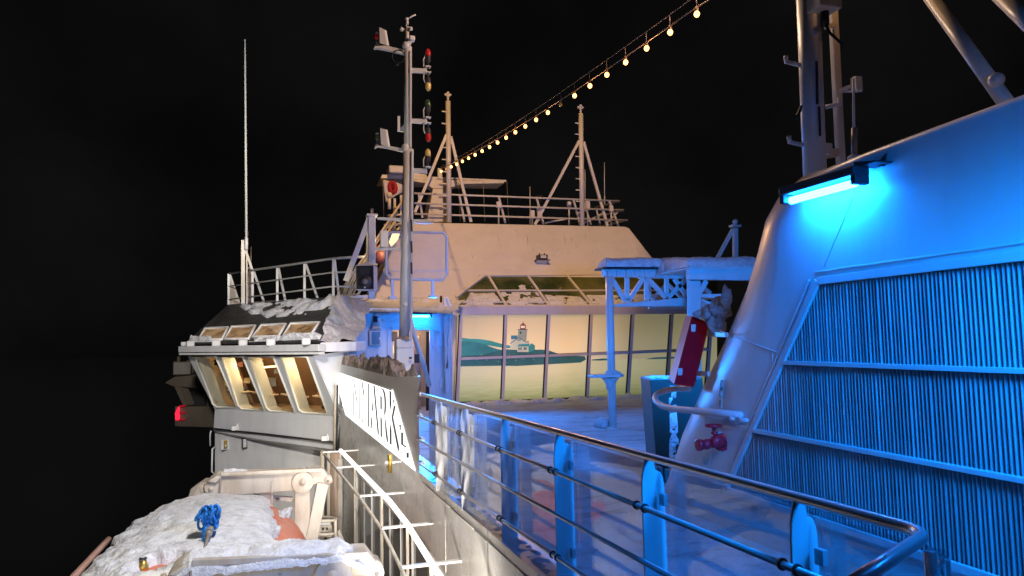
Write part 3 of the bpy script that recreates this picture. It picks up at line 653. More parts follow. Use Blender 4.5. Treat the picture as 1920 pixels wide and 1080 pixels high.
# skylights
SP=oY(960,573.5,20.42); SU=V((0,.78,.62)).normalized(); SN_=V((1,0,0)).cross(SU).normalized()
if SN_.y>0: SN_=-SN_
sk=lambda x,y,o=0: oP(x,y,SP,SN_)+SN_*o
m_,nt,B,N,L=mat('skylight_glass'); f=nz(N,L,coords(N),.7,4); L.new(ramp(N,L,f,[(.4,(.04,.06,.025)),(.62,(.15,.16,.07))]),B.inputs['Base Color']); B.inputs['Roughness'].default_value=.06; SKYG=m_
MB().prism([sk(911,519),sk(1345,516),sk(1345,572),sk(862,574),sk(860,557)],-SN_*.05).build('skylight_glass',SKYG,lo)
bars=[((915.7,518.6),(949,573.6)),((990,518.6),(1029,573.6)),((1063.5,518),(1109,573)),((1137,518),(1190,573)),((1210,517.5),(1270,572.5)),((1284,517),(1345,572))]
for a,b in bars: MB().beam(sk(*a,.015),sk(*b,.015),.075,.06,SN_).build('skylight_bar',HOUSE,lo,.006)
MB().beam(sk(908,518,.02),sk(1345,515,.02),.07,.07,SN_).build('skylight_ridge',HOUSE,lo,.006)
for a,b in zip([877]+[lerp(p[0][0],p[1][0],.49)+3 for p in bars],[lerp(p[0][0],p[1][0],.49)-3 for p in bars]): MB().beam(sk(a,545.5,.012),sk(b,545.3,.012),.05,.045,SN_).build('skylight_bar',HOUSE,lo)
MB().beam(sk(909,517,.02),sk(855,558,.02),.09,.08,SN_).build('skylight_hip',HOUSE,lo,.006)
MB().beam(sk(856,574.5,.02),sk(1345,572.5,.02),.05,.04,SN_).build('skylight_gutter',HOUSE,lo)
mb=MB()
SNP=[(868,572,944,572,928,548,882,548,.5),(952,572,1024,572,1008,547,936,547,.6),(1032,572.5,1104,572,1088,556,1020,552,.25),(1112,572,1184,571.5,1170,553,1098,553,.2),(1194,571.5,1262,571,1248,551,1178,552,.2),(968,543,1004,543,994,534,956,536,1.4),(1040,543,1080,543,1064,536,1030,536,1.5)]
for i,(ax_,ay,bx,by,cx,cy,dx,dy,rg) in enumerate(SNP):
    q=drift(sk(ax_,ay,.005),sk(bx,by,.005),sk(cx,cy,.005),sk(dx,dy,.005),.05,46,22,i*3,3.2,.6+rg,up=SN_); mb.add(q.v,q.f,0,True)
mb.build('roof_snow',SNOW,lo)

# upper house with sloped front
HP=oY(960,517,21.75); HU=V((0,.62,.78)).normalized(); HN=V((1,0,0)).cross(HU).normalized()
if HN.y>0: HN=-HN
hp_=lambda x,y,o=0: oP(x,y,HP,HN)+HN*o
up_=thing('upper_deckhouse','pale sloped upper deckhouse with floodlit front above the lounge windows','deckhouse',hp_(960,517))
pts=[(776,416.5),(1172,424.5),(1180,427),(1222,481),(1300,585),(690,585),(700,545),(748,440)]
MB().prism([hp_(x,y) for x,y in pts],(0,2.5,0)).build('sloped_front',HOUSE,up_,.06)
MB().beam(hp_(776,505.5,.004),hp_(1235,507,.004),.02,.012,HN).build('seam',HOUSE,up_)
mb=MB()
for x in (900,978,1056): mb.prism([hp_(x,509,.003),hp_(x+4,507,.003),hp_(x+1,516,.003),hp_(x-4,518,.003)],HN*.03)
mb.build('clip',HOUSE,up_)
rng=random.Random(11); mb=MB()
for i in range(26):
    x=rng.uniform(870,1195); y=rng.uniform(430,470) if x<1100 else rng.uniform(426,490); ps=[]
    for k in range(7): ps.append(hp_(x+k*rng.uniform(.4,1.4)+rng.uniform(-1,1),y+k*rng.uniform(2,4.2),.001))
    MB().path(ps,rng.uniform(.006,.014),6).build('ice_streak',HOUSE,up_)
for k0 in range(1):
    mb.path([hp_(845+k*6,476+1.6*math.sin(k*.9)+(.15*k)**1.2*2,.001) for k in range(19)],.008,6)
mb.build('ice_streak',HOUSE,up_)
t=thing('projector','small dark box projector on a bracket fixed to the sloped front','projector',hp_(1013,492))
c=hp_(1014,489,.16); MB().box(c,(.32,.3,.17)).build('case',DARK,t,.01); MB().box(c+V((0,-.152,.01)),(.2,.01,.1)).build('window',GREYW,t); MB().box(c+V((0,0,-.10)),(.5,.35,.02)).build('shelf',DARK,t); MB().prism([c+V((-.2,-.1,-.11)),c+V((.18,-.1,-.11)),c+V((.12,.3,-.42)),c+V((-.16,.3,-.42))],(0,.08,0)).build('bracket',HOUSE,t)
for x in (-.09,.09): MB().tube(c+V((x,.0,.085)),c+V((x,.0,.15)),.02,8).build('knob',DARK,t)

# ------------------------------------------------------------------ top deck: railing, poles, radar pedestal, flag
T=lambda x,y,Y=23.9: oY(x,y,Y)
t=thing('roof_railing','three bar white railing with outward leaning posts round the upper deckhouse roof','railing',T(960,420))
for ys_ in (((777,362.5),(940,368.5),(1161,377)),((777,381),(940,386.5),(1169,394)),((777,401),(940,406),(1176,413))):
    mb=MB(); ps=[T(*p) for p in ys_]; e=ps[-1]; ps+= [e+V((-.9,3.2,.0))]; mb.path(ps,.034,8); mb.build('rail',WHITE,t)
for (x0,y0),(x1,y1) in (((785,363),(792,408)),((861,365),(871,416)),((935,368.5),(947.5,418)),((1006,371),(1019,420)),((1075,373.6),(1088,422)),((1142,376.5),(1160,425))):
    MB().beam(T(x0,y0),T(x1,y1,24.2),.07,.05,(0,1,0)).build('post',WHITE,t)
for (x0,y0),(x1,y1) in (((1022,418),(1070,409)),((1090,421),(1130,400)),((1136,421),(1160,395)),((1125,421),(1118,392)),((1108,421),(1098,390))):
    MB().beam(T(x0,y0,25.2),T(x1,y1,25.2),.06,.05,(0,1,0)).build('stay',WHITE,t)
def flagpole(xb,yb,xt,yt,br,label):
    t=thing('signal_pole',label,'pole',T(xb,yb),'signal poles on the upper roof')
    b=T(xb,yb+3); tp=T(xt,yt); MB().tube(b,tp,.092,14).build('pole',WHITE,t)
    k=tp; MB().tube(k,k+V((0,0,.16)),.04,8).build('stem',WHITE,t); fin=MB().ball(k+V((0,0,.3)),.06)
    for s in (-1,1): fin.ball(k+V((s*.085,0,.24)),.05)
    fin.ball(k+V((0,0,.19)),.06); fin.build('finial',WHITE,t)
    for (x0,y0),(x1,y1) in br: MB().beam(T(x0,y0),T(x1,y1,24.0),.10,.07,(0,1,0)).build('brace',WHITE,t)
    for i in range(9):
        z=lerp(b.z+.5,tp.z-.4,i/8); p=lerp(b,tp,(z-b.z)/(tp.z-b.z))
        if i!=6: MB().beam(p+V((-.06,0,0)),p+V((-.24,0,.015)),.05,.035).build('step',WHITE,t)
flagpole(842,414,840,190,[((837,253),(778,398)),((845,256),(883,416))],'white braced signal pole standing by the radar pedestal')
flagpole(1091.5,421,1089,213,[((1086,264),(1003,421)),((1094,266),(1139,424))],'white braced signal pole near the right corner of the upper roof')
for x,y0,y1,Y,lab in ((994,412,350,24.5,'thin whip aerial behind the roof railing by the searchlight'),(1133.5,378,305,25,'tall thin whip aerial right of the braced pole'),(1097,388,317,24.6,'thin whip aerial right beside the braced signal pole')):
    t=thing('whip_antenna',lab,'antenna',T(x,y0,Y),'short whip aerials'); MB().tube(T(x,y0,Y),T(x-.3,y1,Y),.022,6,.014).build('rod',WHITE,t); MB().tube(T(x,y0+8,Y),T(x,y0-10,Y),.03,8).build('base',WHITE,t)
t=thing('searchlight','small searchlight on a yoke behind the roof railing','searchlight',T(1010,410,24.1))
MB().lathe(T(1010,372,24.1),(.6,-.8,-.15),[(.04,-.2),(.11,-.12),(.13,.12),(.12,.14)],14).build('head',DARK,t); MB().box(T(1010,392,24.1),(.14,.12,.2)).build('yoke',HOUSE,t,.01); MB().tube(T(1010,414,24.1),T(1010,390,24.1),.06,10).build('post',HOUSE,t)
for x,y,w_,h_,Y,lab in ((998,402,.16,.30,24.0,'small pale junction box on the roof railing by the searchlight'),(935,384,.17,.22,23.85,'small square pale box clipped on the roof railing'),(1067,383,.14,.2,24.3,'small pale box on the railing left of the braced pole'),(1146,391,.14,.24,23.9,'small dark junction box at the railing corner'),(1102,384,.16,.30,24.5,'upright pale box between the braced pole and its right brace')):
    t=thing('junction_box',lab,'box',T(x,y+8,Y)); MB().box(T(x,y,Y),(w_,.12,h_)).build('case',HOUSE,t,.015); MB().tube(T(x,y+3,Y),T(x,424,Y+.2),.03,8).build('conduit',HOUSE,t)
RP=paint('radar_paint',(.72,.68,.56),dirt=.2)
t=thing('radar_pedestal','cream tapered pedestal carrying a wide radar platform beside the flag','radar mast',T(820,415,24.6))
Z4=lambda x,y,Y=24.6: oY(640+x/6,300+y/6,Y)
MB().prism([Z4(1030,322),Z4(1195,322),Z4(1190,700),Z4(960,700)],(0,.9,0)).build('pedestal',RP,t,.02)
MB().prism([Z4(700,222),Z4(820,240),Z4(940,262),Z4(1030,320),Z4(1190,320),Z4(1240,308),Z4(1360,270),Z4(1830,262),Z4(1830,238),Z4(1190,205)],(0,.5,0)).build('platform_girder',RP,t,.02)
MB().prism([Z4(460,162),Z4(1858,224),Z4(1855,244),Z4(440,206)],(0,1.3,0)).build('platform',RP,t,.01)
MB().beam(Z4(1105,95),Z4(1108,215),.16,.12,(0,1,0)).build('light_post',RP,t,.01)
MB().box(Z4(640,130),(.75,.7,.28)).build('radar_box',GREYW,t,.05); MB().prism([Z4(815,140),Z4(960,165),Z4(960,182),Z4(815,178)],(0,.5,0)).build('plate',RP,t)
for x in (1318,1595,1862): MB().tube(Z4(x,240),Z4(x+20,690),.012,6).build('wire_stay',WIRE,t)
FLAGM=paint('flag_cloth',(.70,.66,.62),rough=.8,dirt=.2,streak=False)
t=thing('house_flag','small white flag with a red oval emblem hanging under the radar platform','flag',Z4(480,220,24.2))
def flag(u,v): 
    x=lerp(lerp(470,700,u),lerp(505,690,u),v); y=lerp(lerp(222,300,u*u),lerp(470,360,u),v); return Z4(x,y,24.2)+V((0,.09*math.sin(5*u+2*v),0))
mb=MB(); vs,fs=surf_grid(flag,18,14); mb.add(vs,fs,0,True); f_=mb.build('cloth',FLAGM,t); sd=f_.modifiers.new('thick','SOLIDIFY'); sd.thickness=.012
REDF=paint('flag_red',(.42,.02,.03),rough=.8); mb=MB()
ev=lambda x,y: flag((x-485)/212,(y-222)/ (240-110*((x-485)/212)))+V((0,-.02,0))
ring=[(578+30*math.cos(a*PI/10),300+62*math.sin(a*PI/10)) for a in range(20)]; mb.path([ev(*p) for p in ring],.085,6,True); em=mb.build('emblem',REDF,t)
mb=MB(); mb.path([ev(568,340),ev(566,290),ev(577,310),ev(590,275),ev(592,335)],.035,6); mb.path([ev(545,262),ev(560,235),ev(585,225),ev(600,245)],.05,6); mb.build('emblem_mark',REDF,t)
MB().tube(Z4(468,210,24.2),Z4(478,640,24.2),.012,6).build('halyard',WIRE,t)

# string of bulbs
sl=thing('string_light','long string of warm bulbs hung from two wires up to the main mast','string lights',D(827,319,23.5))
S0=D(827,316,23.5); S1=D(1306,14,9.6)
sp_=lambda k: S0+(S1-S0)*k-V((0,0,.16*4*k*(1-k))) if k<=1 else S0+(S1-S0)*k
hv=lambda k: V((0,0,lerp(.07,.17,min(1,k*1.3))))
MB().path([sp_(i/22) for i in range(0,29)],.010,6).build('cable',BROWNL,sl); MB().path([sp_(i/22)+hv(i/22) for i in range(0,29)],.007,6).build('carrier_wire',BROWNL,sl)
for i in range(0,27):
    p=sp_(i/22); s=MB().tube(p+hv(i/22),p,.006,6).lathe(p,(0,0,-1),[(.022,-.01),(.024,.05),(.02,.06)],8).build('socket',BROWNL,sl)
    r_=.040
    MB().ball(p-V((0,0,.095)),r_,10,sc=(1,1,1.12)).build('bulb',WBULB if i not in (1,15) else LAMPYEL,s,off=WLOC[sl.name])
for i in range(2,27,3):
    if i%1==0: lamp('bulb_light','POINT',sp_(i/22)-V((0,0,.22)),None,12,(1,.50,.18),.05)

# ------------------------------------------------------------------ door house between wing and lounge
DY=18.9; d=lambda x,y,Y=DY: oY(x,y,Y)
t=thing('entrance_house','white entrance wall lit blue round an open doorway under snowy roof','deckhouse',d(750,770))
def panel(mbx,x0,y0,x1,y1,th=.12,Y=DY): mbx.prism([d(x0,y0,Y),d(x1,y0,Y),d(x1,y1,Y),d(x0,y1,Y)],(0,th,0)); return mbx
panel(MB(),664,580,726,775).build('wall',CASING,t); panel(MB(),726,580,814,617).build('lintel',CASING,t); panel(MB(),814,580,848,775).build('wall',CASING,t)
fr=MB(); 
panel(fr,726,617,734,775,.10,DY-.04); fr.build('door_frame',CASING,t,.01); panel(MB(),806,617,815,775,.10,DY-.04).build('door_frame',CASING,t,.01); panel(MB(),734.2,612,805.8,619,.10,DY-.04).build('door_frame',CASING,t,.01)
panel(MB(),718,597,748,603,.1,DY-.1).build('drip_ledge',CASING,t)
for y in (618,648): panel(MB(),811,y-3,818,y+3,.05,DY-.10).build('hinge',CASING,t,.006)
panel(MB(),823,620,830,650,.05,DY-.05).build('side_box',CASING,t,.01); panel(MB(),824,708,834,728,.05,DY-.05).build('side_box',CASING,t,.01)
IW=paint('interior_wall',(.70,.60,.50),dirt=.15); WOOD=paint('interior_wood',(.50,.27,.13),dirt=.4,scale=5); 
mb=MB(); panel(mb,715,600,830,790,.02,DY+1.8); mb.build('inner_wall',IW,t)
MB().prism([d(727,610,DY+.12),d(727,610,DY+1.8)-V((0,0,.0)),d(727,790,DY+1.8),d(727,775,DY+.12)],(-.02,0,0)).build('inner_wall',IW,t)
MB().prism([d(726,612,DY+.12),d(815,612,DY+.12),d(815,612,DY+1.8),d(726,612,DY+1.8)],(0,0,.02)).build('inner_ceiling',IW,t)
panel(MB(),771,628,789,780,.04,DY+1.0).build('inner_door',WOOD,t); panel(MB(),799,622,806,778,.05,DY+.5).build('dark_jamb',DARK,t); panel(MB(),734,622,745,640,.05,DY+1.5).build('cupboard',DARK,t)
panel(MB(),737,648,741,662,.03,DY+1.4).build('lit_panel',emit('lit_panel',(1,.8,.5),1.2),t); panel(MB(),782,630,786,635,.02,DY+.98).build('door_sign',emit('lit_sign',(1,.85,.4),.9),t)
lamp('entrance_light','POINT',d(765,630,DY+.9),None,22,(1,.74,.5),.2)
fin=[(832,558),(839,555.5),(848,572),(844,735),(836,735)]
fo=MB().prism([d(x,y,DY-.35) for x,y in fin],(0,.05,0)).build('side_fin',CASING,t,.012)
mb=MB()
for a,b in (((833,562),(838,690)),((838,558),(845,576)),((845,576),(838,690))): mb.beam(d(*a,DY-.38),d(*b,DY-.38),.05,.05,(0,1,0))
mb.build('stiffener',CASING,fo)
t=thing('electric_box','grey electric box with framed door on the blue lit entrance wall','box',d(704,648))
panel(MB(),692.5,618,716,648,.10,DY-.12).build('case',GREYW,t,.012); dd=panel(MB(),697,622,712.5,646,.012,DY-.135).build('door',paint('box_door',(.10,.12,.15),rough=.3),t,.004); panel(MB(),711,632,713,637,.02,DY-.15).build('lock',WHITE,dd)
t=thing('wall_pipe','bent dark pipe elbow on the entrance wall above the electric box','pipe',d(704,605)); MB().path([d(704,604,DY-.12),d(704,594,DY-.12),d(705.5,589,DY-.12),d(710,587,DY-.12),d(730,586,DY-.12)],.05,10).build('tube',GREYW,t); MB().path([d(704,604,DY-.12),d(704,593,DY-.12)],.056,10).build('sleeve',DARK,t)
tag(drift(d(694,620,DY-.14),d(716,620,DY-.14),d(710,603,DY-.02),d(698,603,DY-.02),.16,16,16,4,4,.6,up=(0,-1,.3)).build('snow_clump',SNOW),'small snow cap plastered on the wall over the electric box','snow')
t=thing('dome_bracket','small dark lamp bracket at the right corner of the entrance roof','bracket',d(826,575)); MB().path([d(827,556,DY+.2),d(827,572,DY-.1),d(822,584,DY-.2),d(812,587,DY-.2)],.035,8).build('arm',DARK,t); MB().ball(d(812,585,DY-.2),.07).build('joint',GREYW,t)
def rs(u,v):
    x=lerp(lerp(662,848,u),lerp(640,872,u),v); y=lerp(lerp(583,588,u),lerp(553,560,u),v); p=D(x,y,lerp(18.0,20.6,v))
    return p+V((0,-.06,.10))*(1.5*fbm(p*1.1+V((5,0,0)))+.6*fbm(p*4))*min(1,v*5+.1)+V((0,-.22*(1-v)**6*(.5+fbm(p*2.2)),0))
mb=MB(); vs,fs=surf_grid(rs,70,34); mb.add(vs,fs,0,True); tag(mb.build('roof_snow',SNOW),'thick snow sheet on the sloping roof above the blue entrance','snow')
MB().prism([d(664,577,DY-.3),d(848,580,DY-.3),d(848,586,DY-.3),d(664,584,DY-.3)],(0,1.2,.25)).build('roof_edge',CASING,bpy.data.objects['entrance_house'])

# ------------------------------------------------------------------ bridge wing
WA=(403,768,17.9); WB=(632,779,15.25)                    # sill line
def wdp(x,top): return lerp(lerp(17.9,15.25,(x-403)/(632-403)),lerp(17.35,14.75,(x-352)/(584-352)),top)
def wpt(x,y):                                            # flared window face
    k=min(1,max(0,((768+(x-403)*.048)-y)/98.)); return D(x,y,wdp(x,k))
bw=thing('bridge_wing','grey white bridge wing with four slanted warm lit windows and dark snow streaked roof','bridge wing',D(520,900,16.6))
tl=[(366.6,669),(415.7,669),(466,669),(528,669)]; tr=[(405,669),(455.7,669),(513,669),(576,669)]
br_=[(445,763),(496.5,769),(554,773.5),(615,776)]; bl=[(399,757),(446,760),(499,764),(560,768)]
blc=[(407,763.5),(454,767),(507,770.5),(569,774)]
IN_=V((.50,.84,0))
def pane(name,pts,m,th=.06,par=bw,bev=0): return MB().prism([wpt(*p) for p in pts],IN_*th).build(name,m,par,bev)
pil=[[(352,668),tl[0],bl[0],blc[0],(408,770),(403,768)]]
for i in range(3): pil.append([tr[i],tl[i+1],bl[i+1],blc[i+1],(blc[i+1][0],772.5+2*i),(br_[i][0],771+2.6*i),br_[i]])
pil.append([tr[3],(586,667),(636,780),(615,779),br_[3]])
for p in pil: pane('window_pillar',p,GREYW)
for i in range(4): pane('sill',[blc[i],br_[i],(br_[i][0],771+2.6*i),(blc[i][0],770+2.5*i)],GREYW)
CREAMF=paint('window_frame_paint',(.74,.72,.62)); REVEAL=paint('reveal_paint',(.50,.48,.38)); PANEG=glassmat('bridge_glass',(.95,.95,.9),1.5,.01,.7)
for i in range(4):
    loop=[tl[i],tr[i],br_[i],blc[i],bl[i]]
    w_=MB().path([wpt(*p)-IN_*.0 for p in loop],.030,8,True).build('window_frame',CREAMF,bw)
    # deep reveal on the left and bottom
    mb=MB(); off=IN_*.30+V((.07,-.0,0))
    P=[wpt(*p)+IN_*.06 for p in (tl[i],bl[i],blc[i],br_[i],tr[i])]
    for a,b in zip(P,P[1:]): mb.add([a,b,b+off,a+off],[[0,1,2,3]])
    a,b=P[-1],P[0]; mb.add([a,b,b+off,a+off],[[0,1,2,3]])
    mb.build('reveal',REVEAL,w_,off=WLOC[bw.name])
    MB().add([wpt(*p)+IN_*.045 for p in loop],[[0,1,2,3,4]]).build('pane',PANEG,w_,off=WLOC[bw.name])
# facet to the right of the windows and lower walls
mb=MB(); q=[D(586,667,14.82),D(668,655,15.3),D(660,690,15.6),D(636,780,15.6)]
mb.prism(q,IN_*.05); mb.build('corner_facet',GREYW,bw)
MB().prism([D(403,768,17.9),D(636,780,15.25),D(628,843,15.15),D(500,826,16.55),D(400,808,17.85)],IN_*.08).build('lower_band',GREYW,bw)
MB().prism([D(400,808,17.85),D(628,843,15.15),D(628,850,15.35),D(380+25,813,18.1)],V((.0,.25,.02))).build('underside_lip',WHITE,bw)
MB().prism([D(403,812,18.0),D(600,842,16.1),D(600,1080,16.1),D(403,1080,18.0)],IN_*.1).build('lower_wall',WHITE,bw)
MB().path([D(396,806,17.75),D(397,803.5,17.75),D(500,814,16.5),D(628,829.5,15.05)],.022,8).build('black_cable',BLACK,bw)
for x,y,dd in ((441,803,17.2),(610,822,15.2)): MB().box(D(x,y,dd),(.16,.05,.10)).tube(D(x+4,y-8,dd),D(x+4,y+2,dd),.02,6).build('cable_clip',WHITE,bw)
# eaves and roof
E0,E1=D(341,655,17.15),D(604,652,14.55)
MB().beam(E0,E1,.20,.15).build('eaves_beam',GREYW,bw,.015); MB().beam(E0-V((0,0,.115)),E1-V((0,0,.115)),.16,.05).build('eaves_gutter',WHITE,bw,.01)
MB().prism([D(600,642,14.6),D(668,640,15.2),D(668,659,15.2),D(600,660,14.6)],IN_*.5).build('eaves_end',WHITE,bw,.02)
RPt=[D(350,641,17.25),D(600,636,14.8),D(640,556,16.7),D(428,571,19.25)]
RNn=(RPt[1]-RPt[0]).cross(RPt[3]-RPt[0]).normalized()
if RNn.z<0: RNn=-RNn
rp=lambda x,y,o=0: oP(x,y,RPt[0],RNn)+RNn*o
MB().prism([rp(350,641),rp(600,638),rp(640,555),rp(428,571)],-RNn*.08).build('roof',ROOFD,bw)
mb=MB(); mb.prism([rp(428,571),rp(640,555),D(690,553,17.5),D(470,566,21.5)],(0,0,-.06)); mb.build('roof_top',WHITE,bw)
SKW=paint('skylight_interior',(.30,.19,.10),rough=.3)
m_,nt,B,N,L=mat('warm_skylight'); f=nz(N,L,coords(N),3,4); c=ramp(N,L,f,[(.35,(.13,.07,.03)),(.6,(.36,.23,.12))]); backlit(B,L,c,.5); B.inputs['Roughness'].default_value=.08; WSK=m_
for qd in (((385,617),(429,616),(417,638),(374,639)),((435,614),(480,613),(467,637),(423,638)),((491,611),(537,610),(523,632.5),(475,634)),((546,608),(600,607),(585,628),(533,632))):
    s=MB().path([rp(*p,.03) for p in qd],.035,8,True).build('skylight_frame',WHITE,bw); MB().add([rp(*p,.02) for p in qd],[[0,1,2,3]]).build('skylight_pane',WSK,s,off=WLOC[bw.name])
for x,y,s in ((345,645,.09),(358,645,.13),(406,644,.14),(456,643,.14),(508,642,.14),(574,640,.13)): MB().box(D(x,y,wdp(x,1)-.25),(s*1.4,.2,s*1.2)).build('eaves_clip',GREYW,bw,.03)
mb=MB()
for i,(qa,h,rg) in enumerate((([rp(448,574,.01),rp(636,556,.01),rp(620,580,.01),rp(470,590,.01)],.15,1.0),([rp(600,636,.01),rp(466,641,.01),rp(474,635,.01),rp(604,628,.01)],.16,.9),([rp(352,642,.01),rp(402,641,.01),rp(398,634,.01),rp(362,634,.01)],.14,.9),([rp(470,576,.01),rp(600,566,.01),rp(575,590,.01),rp(500,597,.01)],.07,1.2))):
    q=drift(*qa,h,70,16,i+20,2.6,rg,up=RNn); mb.add(q.v,q.f,0,True)
mb.build('roof_snow',SNOW,bw)
def ws(u,v):
    x=lerp(lerp(597,669,u),lerp(632,700,u),v); y=lerp(lerp(638,641,u),lerp(552,566,u),v); p=D(x,y,lerp(lerp(14.7,15.2,u),lerp(16.6,17.9,u),v)); return p+V((-.06,-.06,.07))*(fbm(p*1.7)+.5*fbm(p*6))
mb=MB(); vs,fs=surf_grid(ws,36,44); mb.add(vs,fs,0,True); tag(mb.build('roof_snow',snowmat('old_snow',(.56,.54,.55),30,(.36,.32,.30),.7)),'rippled grey snow slope between the wing roof and the blue entrance wall','snow')
# wing interior
BK=IN_*1.7
P0,P1,P2,P3=wpt(362,669),wpt(584,669),wpt(622,778),wpt(404,766)
mb=MB(); mb.add([P0+BK,P1+BK,P2+BK,P3+BK],[[0,1,2,3]]); mb.build('inner_back_wall',paint('dark_panelling',(.16,.09,.05)),bw)
mb=MB(); mb.add([P3+IN_*.1,P2+IN_*.1,P2+BK,P3+BK],[[0,1,2,3]]); mb.add([P0+IN_*.1,P1+IN_*.1,P1+BK,P0+BK],[[0,1,2,3]]); mb.add([P0+IN_*.1,P3+IN_*.1,P3+BK,P0+BK],[[0,1,2,3]]); mb.add([P1+IN_*.1,P2+IN_*.1,P2+BK,P1+BK],[[0,1,2,3]]); mb.build('inner_lining',paint('inner_lining_paint',(.42,.30,.18)),bw)
CUR=paint('curtain_cloth',(.28,.12,.06),rough=.8); mb=MB()
for k in range(7):
    a=wpt(381+k*4.4,676)+IN_*.45; b=wpt(418+k*3.6,728)+IN_*.45; mb.tube(a,b,.035,8)
mb.build('curtain',CUR,bw)
rng=random.Random(5)
cols=[(.30,.10,.05),(.05,.035,.02),(.16,.10,.05),(.35,.26,.12),(.02,.02,.02),(.22,.14,.08)]
for i in range(4):
    a=lerp(V(bl[i]),V(br_[i]),.30); b=V(br_[i]); c0=wpt(a.x,a.y-26)+IN_*.42; c1=wpt(b.x,b.y-26)+IN_*.42
    MB().beam(c0,c1,.26,.03).build('shelf',paint('shelf_cream',(.55,.40,.24)),bw,.004)
    for k in range(5):
        a_=lerp(c0,c1,.12+.19*k)+V((0,0,.02)); h=rng.uniform(.06,.3); MB().lathe(a_,(rng.uniform(-.3,.3),0,1),[(.05*rng.uniform(.6,1.5),0),(.06*rng.uniform(.5,1.3),h*.5),(.03,h)],8).build('desk_item',paint('item_paint',cols[(k+i*2)%6],rough=.3),bw)
    for k in range(4):
        u,v=rng.uniform(.35,.85),rng.uniform(.12,.55); pa=lerp(V(tl[i]),V(tr[i]),u); pb=lerp(V(bl[i]),V(br_[i]),u); p=lerp(pa,pb,v)
        MB().box(wpt(p.x,p.y)+IN_*rng.uniform(.5,1.2),(rng.uniform(.1,.34),rng.uniform(.05,.2),rng.uniform(.1,.4))).build('equipment_box',paint('gear_paint',cols[(k*3+i)%6],rough=.35),bw,.02)
    for k in range(5):
        u,v=rng.uniform(.5,.92),.12+.16*k; pa=lerp(V(tl[i]),V(tr[i]),u); pb=lerp(V(bl[i]),V(br_[i]),u); p=lerp(pa,pb,v); MB().lathe(wpt(p.x,p.y)+IN_*rng.uniform(.38,.6),(rng.uniform(-1,1),rng.uniform(-.4,.4),rng.uniform(-.2,1)),[(.02,-.06),(rng.uniform(.04,.1),0),(rng.uniform(.03,.08),.08),(.02,.14)],9).build('equipment_knob',paint('gear_paint',[(.02,.02,.02),(.35,.12,.06),(.10,.07,.05),(.45,.38,.28),(.05,.06,.05)][(k+i)%5],rough=.3),bw)
    for k in range(3):
        u=rng.uniform(.45,.9); pb=lerp(V(blc[i]),V(br_[i]),u); MB().ball(wpt(pb.x,pb.y-rng.uniform(4,12))+IN_*.4,rng.uniform(.05,.09),10,sc=(1.2,1,rng.uniform(.7,1.5))).build('desk_item',paint('item_paint',cols[(k+3+i)%6],rough=.35),bw)
q=wpt(462,691)+IN_*.7; MB().beam(q,q+V((.32,0,.02)),.06,.04).build('lit_lamp',emit('reading_lamp',(1,.75,.35),5),bw)
q=wpt(418,723)+IN_*.35; MB().tube(q,q+V((.14,.05,.16)),.012,6).build('lit_lamp',emit('reading_lamp_small',(1,.7,.35),4),bw)
for x in (440,500,560): lamp('wing_lamp','POINT',wpt(x,690)+IN_*.75,None,34,(1,.74,.42),.12)
t=bw
MB().path([D(403,838,17.9),D(398,842,17.8),D(397,884,17.8),D(403,890,17.9)],.022,8).build('grab_rail',WHITE,t); MB().path([D(396,808,17.75),D(394,812,17.75),D(394,836,17.75)],.018,8).build('grab_rail',WHITE,t)
for x,y,lab in ((423,834,'small brass framed socket plate on the lower wing wall'),(459,832,'small dark socket with a hood on the lower wing wall')):
    dd=lerp(18,16.1,(x-403)/197)-.08; t=thing('wall_socket',lab,'socket',D(x,y,dd)); MB().box(D(x,y,dd),(.22 if x<440 else .15,.06,.24)).build('plate',GREYW if x<440 else DARK,t,.01); MB().box(D(x,y-1,dd-.05),(.08,.05,.20)).build('cover',BRASS if x<440 else STEEL,t,.008); MB().ball(D(x,y+2,dd-.09),.025).build('knob',WHITE,t)
# wing railing
wd=lambda x: lerp(19.3,16.4,(x-429)/(680-429))
t=thing('wing_railing','white three bar railing with slanting braces along the edge of the wing roof','railing',D(560,575,18))
for k,(y0,y1,y2) in enumerate(((513,484.5,481.5),(537,510.5,510),(561.5,537,538))):
    MB().path([D(429,y0,19.3),D(625,y1,wd(625)),D(682,y2,wd(682)+.2)],.030 if k==0 else .02,8).build('rail',WHITE,t)
for x,y0,y1,bx in ((429,513,573,451),(473.6,506.6,570,497),(520,499.5,566,536),(571,491.8,562,597),(625,484.5,556,636)):
    MB().beam(D(x,y0,wd(x)),D(x,y1,wd(x)),.06,.05,(0,1,0)).build('post',WHITE,t); MB().beam(D(x+2,y0+2,wd(x)+.03),D(bx,y1+2,wd(x)+.5),.06,.04,(0,1,0)).build('brace',WHITE,t)
MB().prism([D(429,525,19.3),D(431,520,19.3),D(452,573,19.8),D(429,573,19.3)],(0,.02,0)).build('end_plate',WHITEC,t)
t=thing('whip_aerial','very tall thin white whip aerial on a post at the wing roof railing','aerial',D(457,575,18.7))
MB().beam(D(456,578,18.7),D(456,450,18.7),.10,.08,(0,1,0)).build('post',WHITEC,t,.006); MB().beam(D(463,578,18.7),D(463,460,18.7),.03,.03,(0,1,0)).build('side_bar',WHITEC,t)
MB().tube(D(462,448,18.6),D(459.3,74,18.6),.034,8,.022).build('whip',WHITE,t); MB().tube(D(462,468,18.6),D(462,446,18.6),.045,8).build('socket',WHITE,t); MB().tube(D(464,448,18.6),D(466,432,18.6),.012,6).build('lead',BLACK,t)
MB().beam(D(460,468,18.7),D(478,520,18.9),.06,.04,(0,1,0)).build('brace',WHITEC,t)
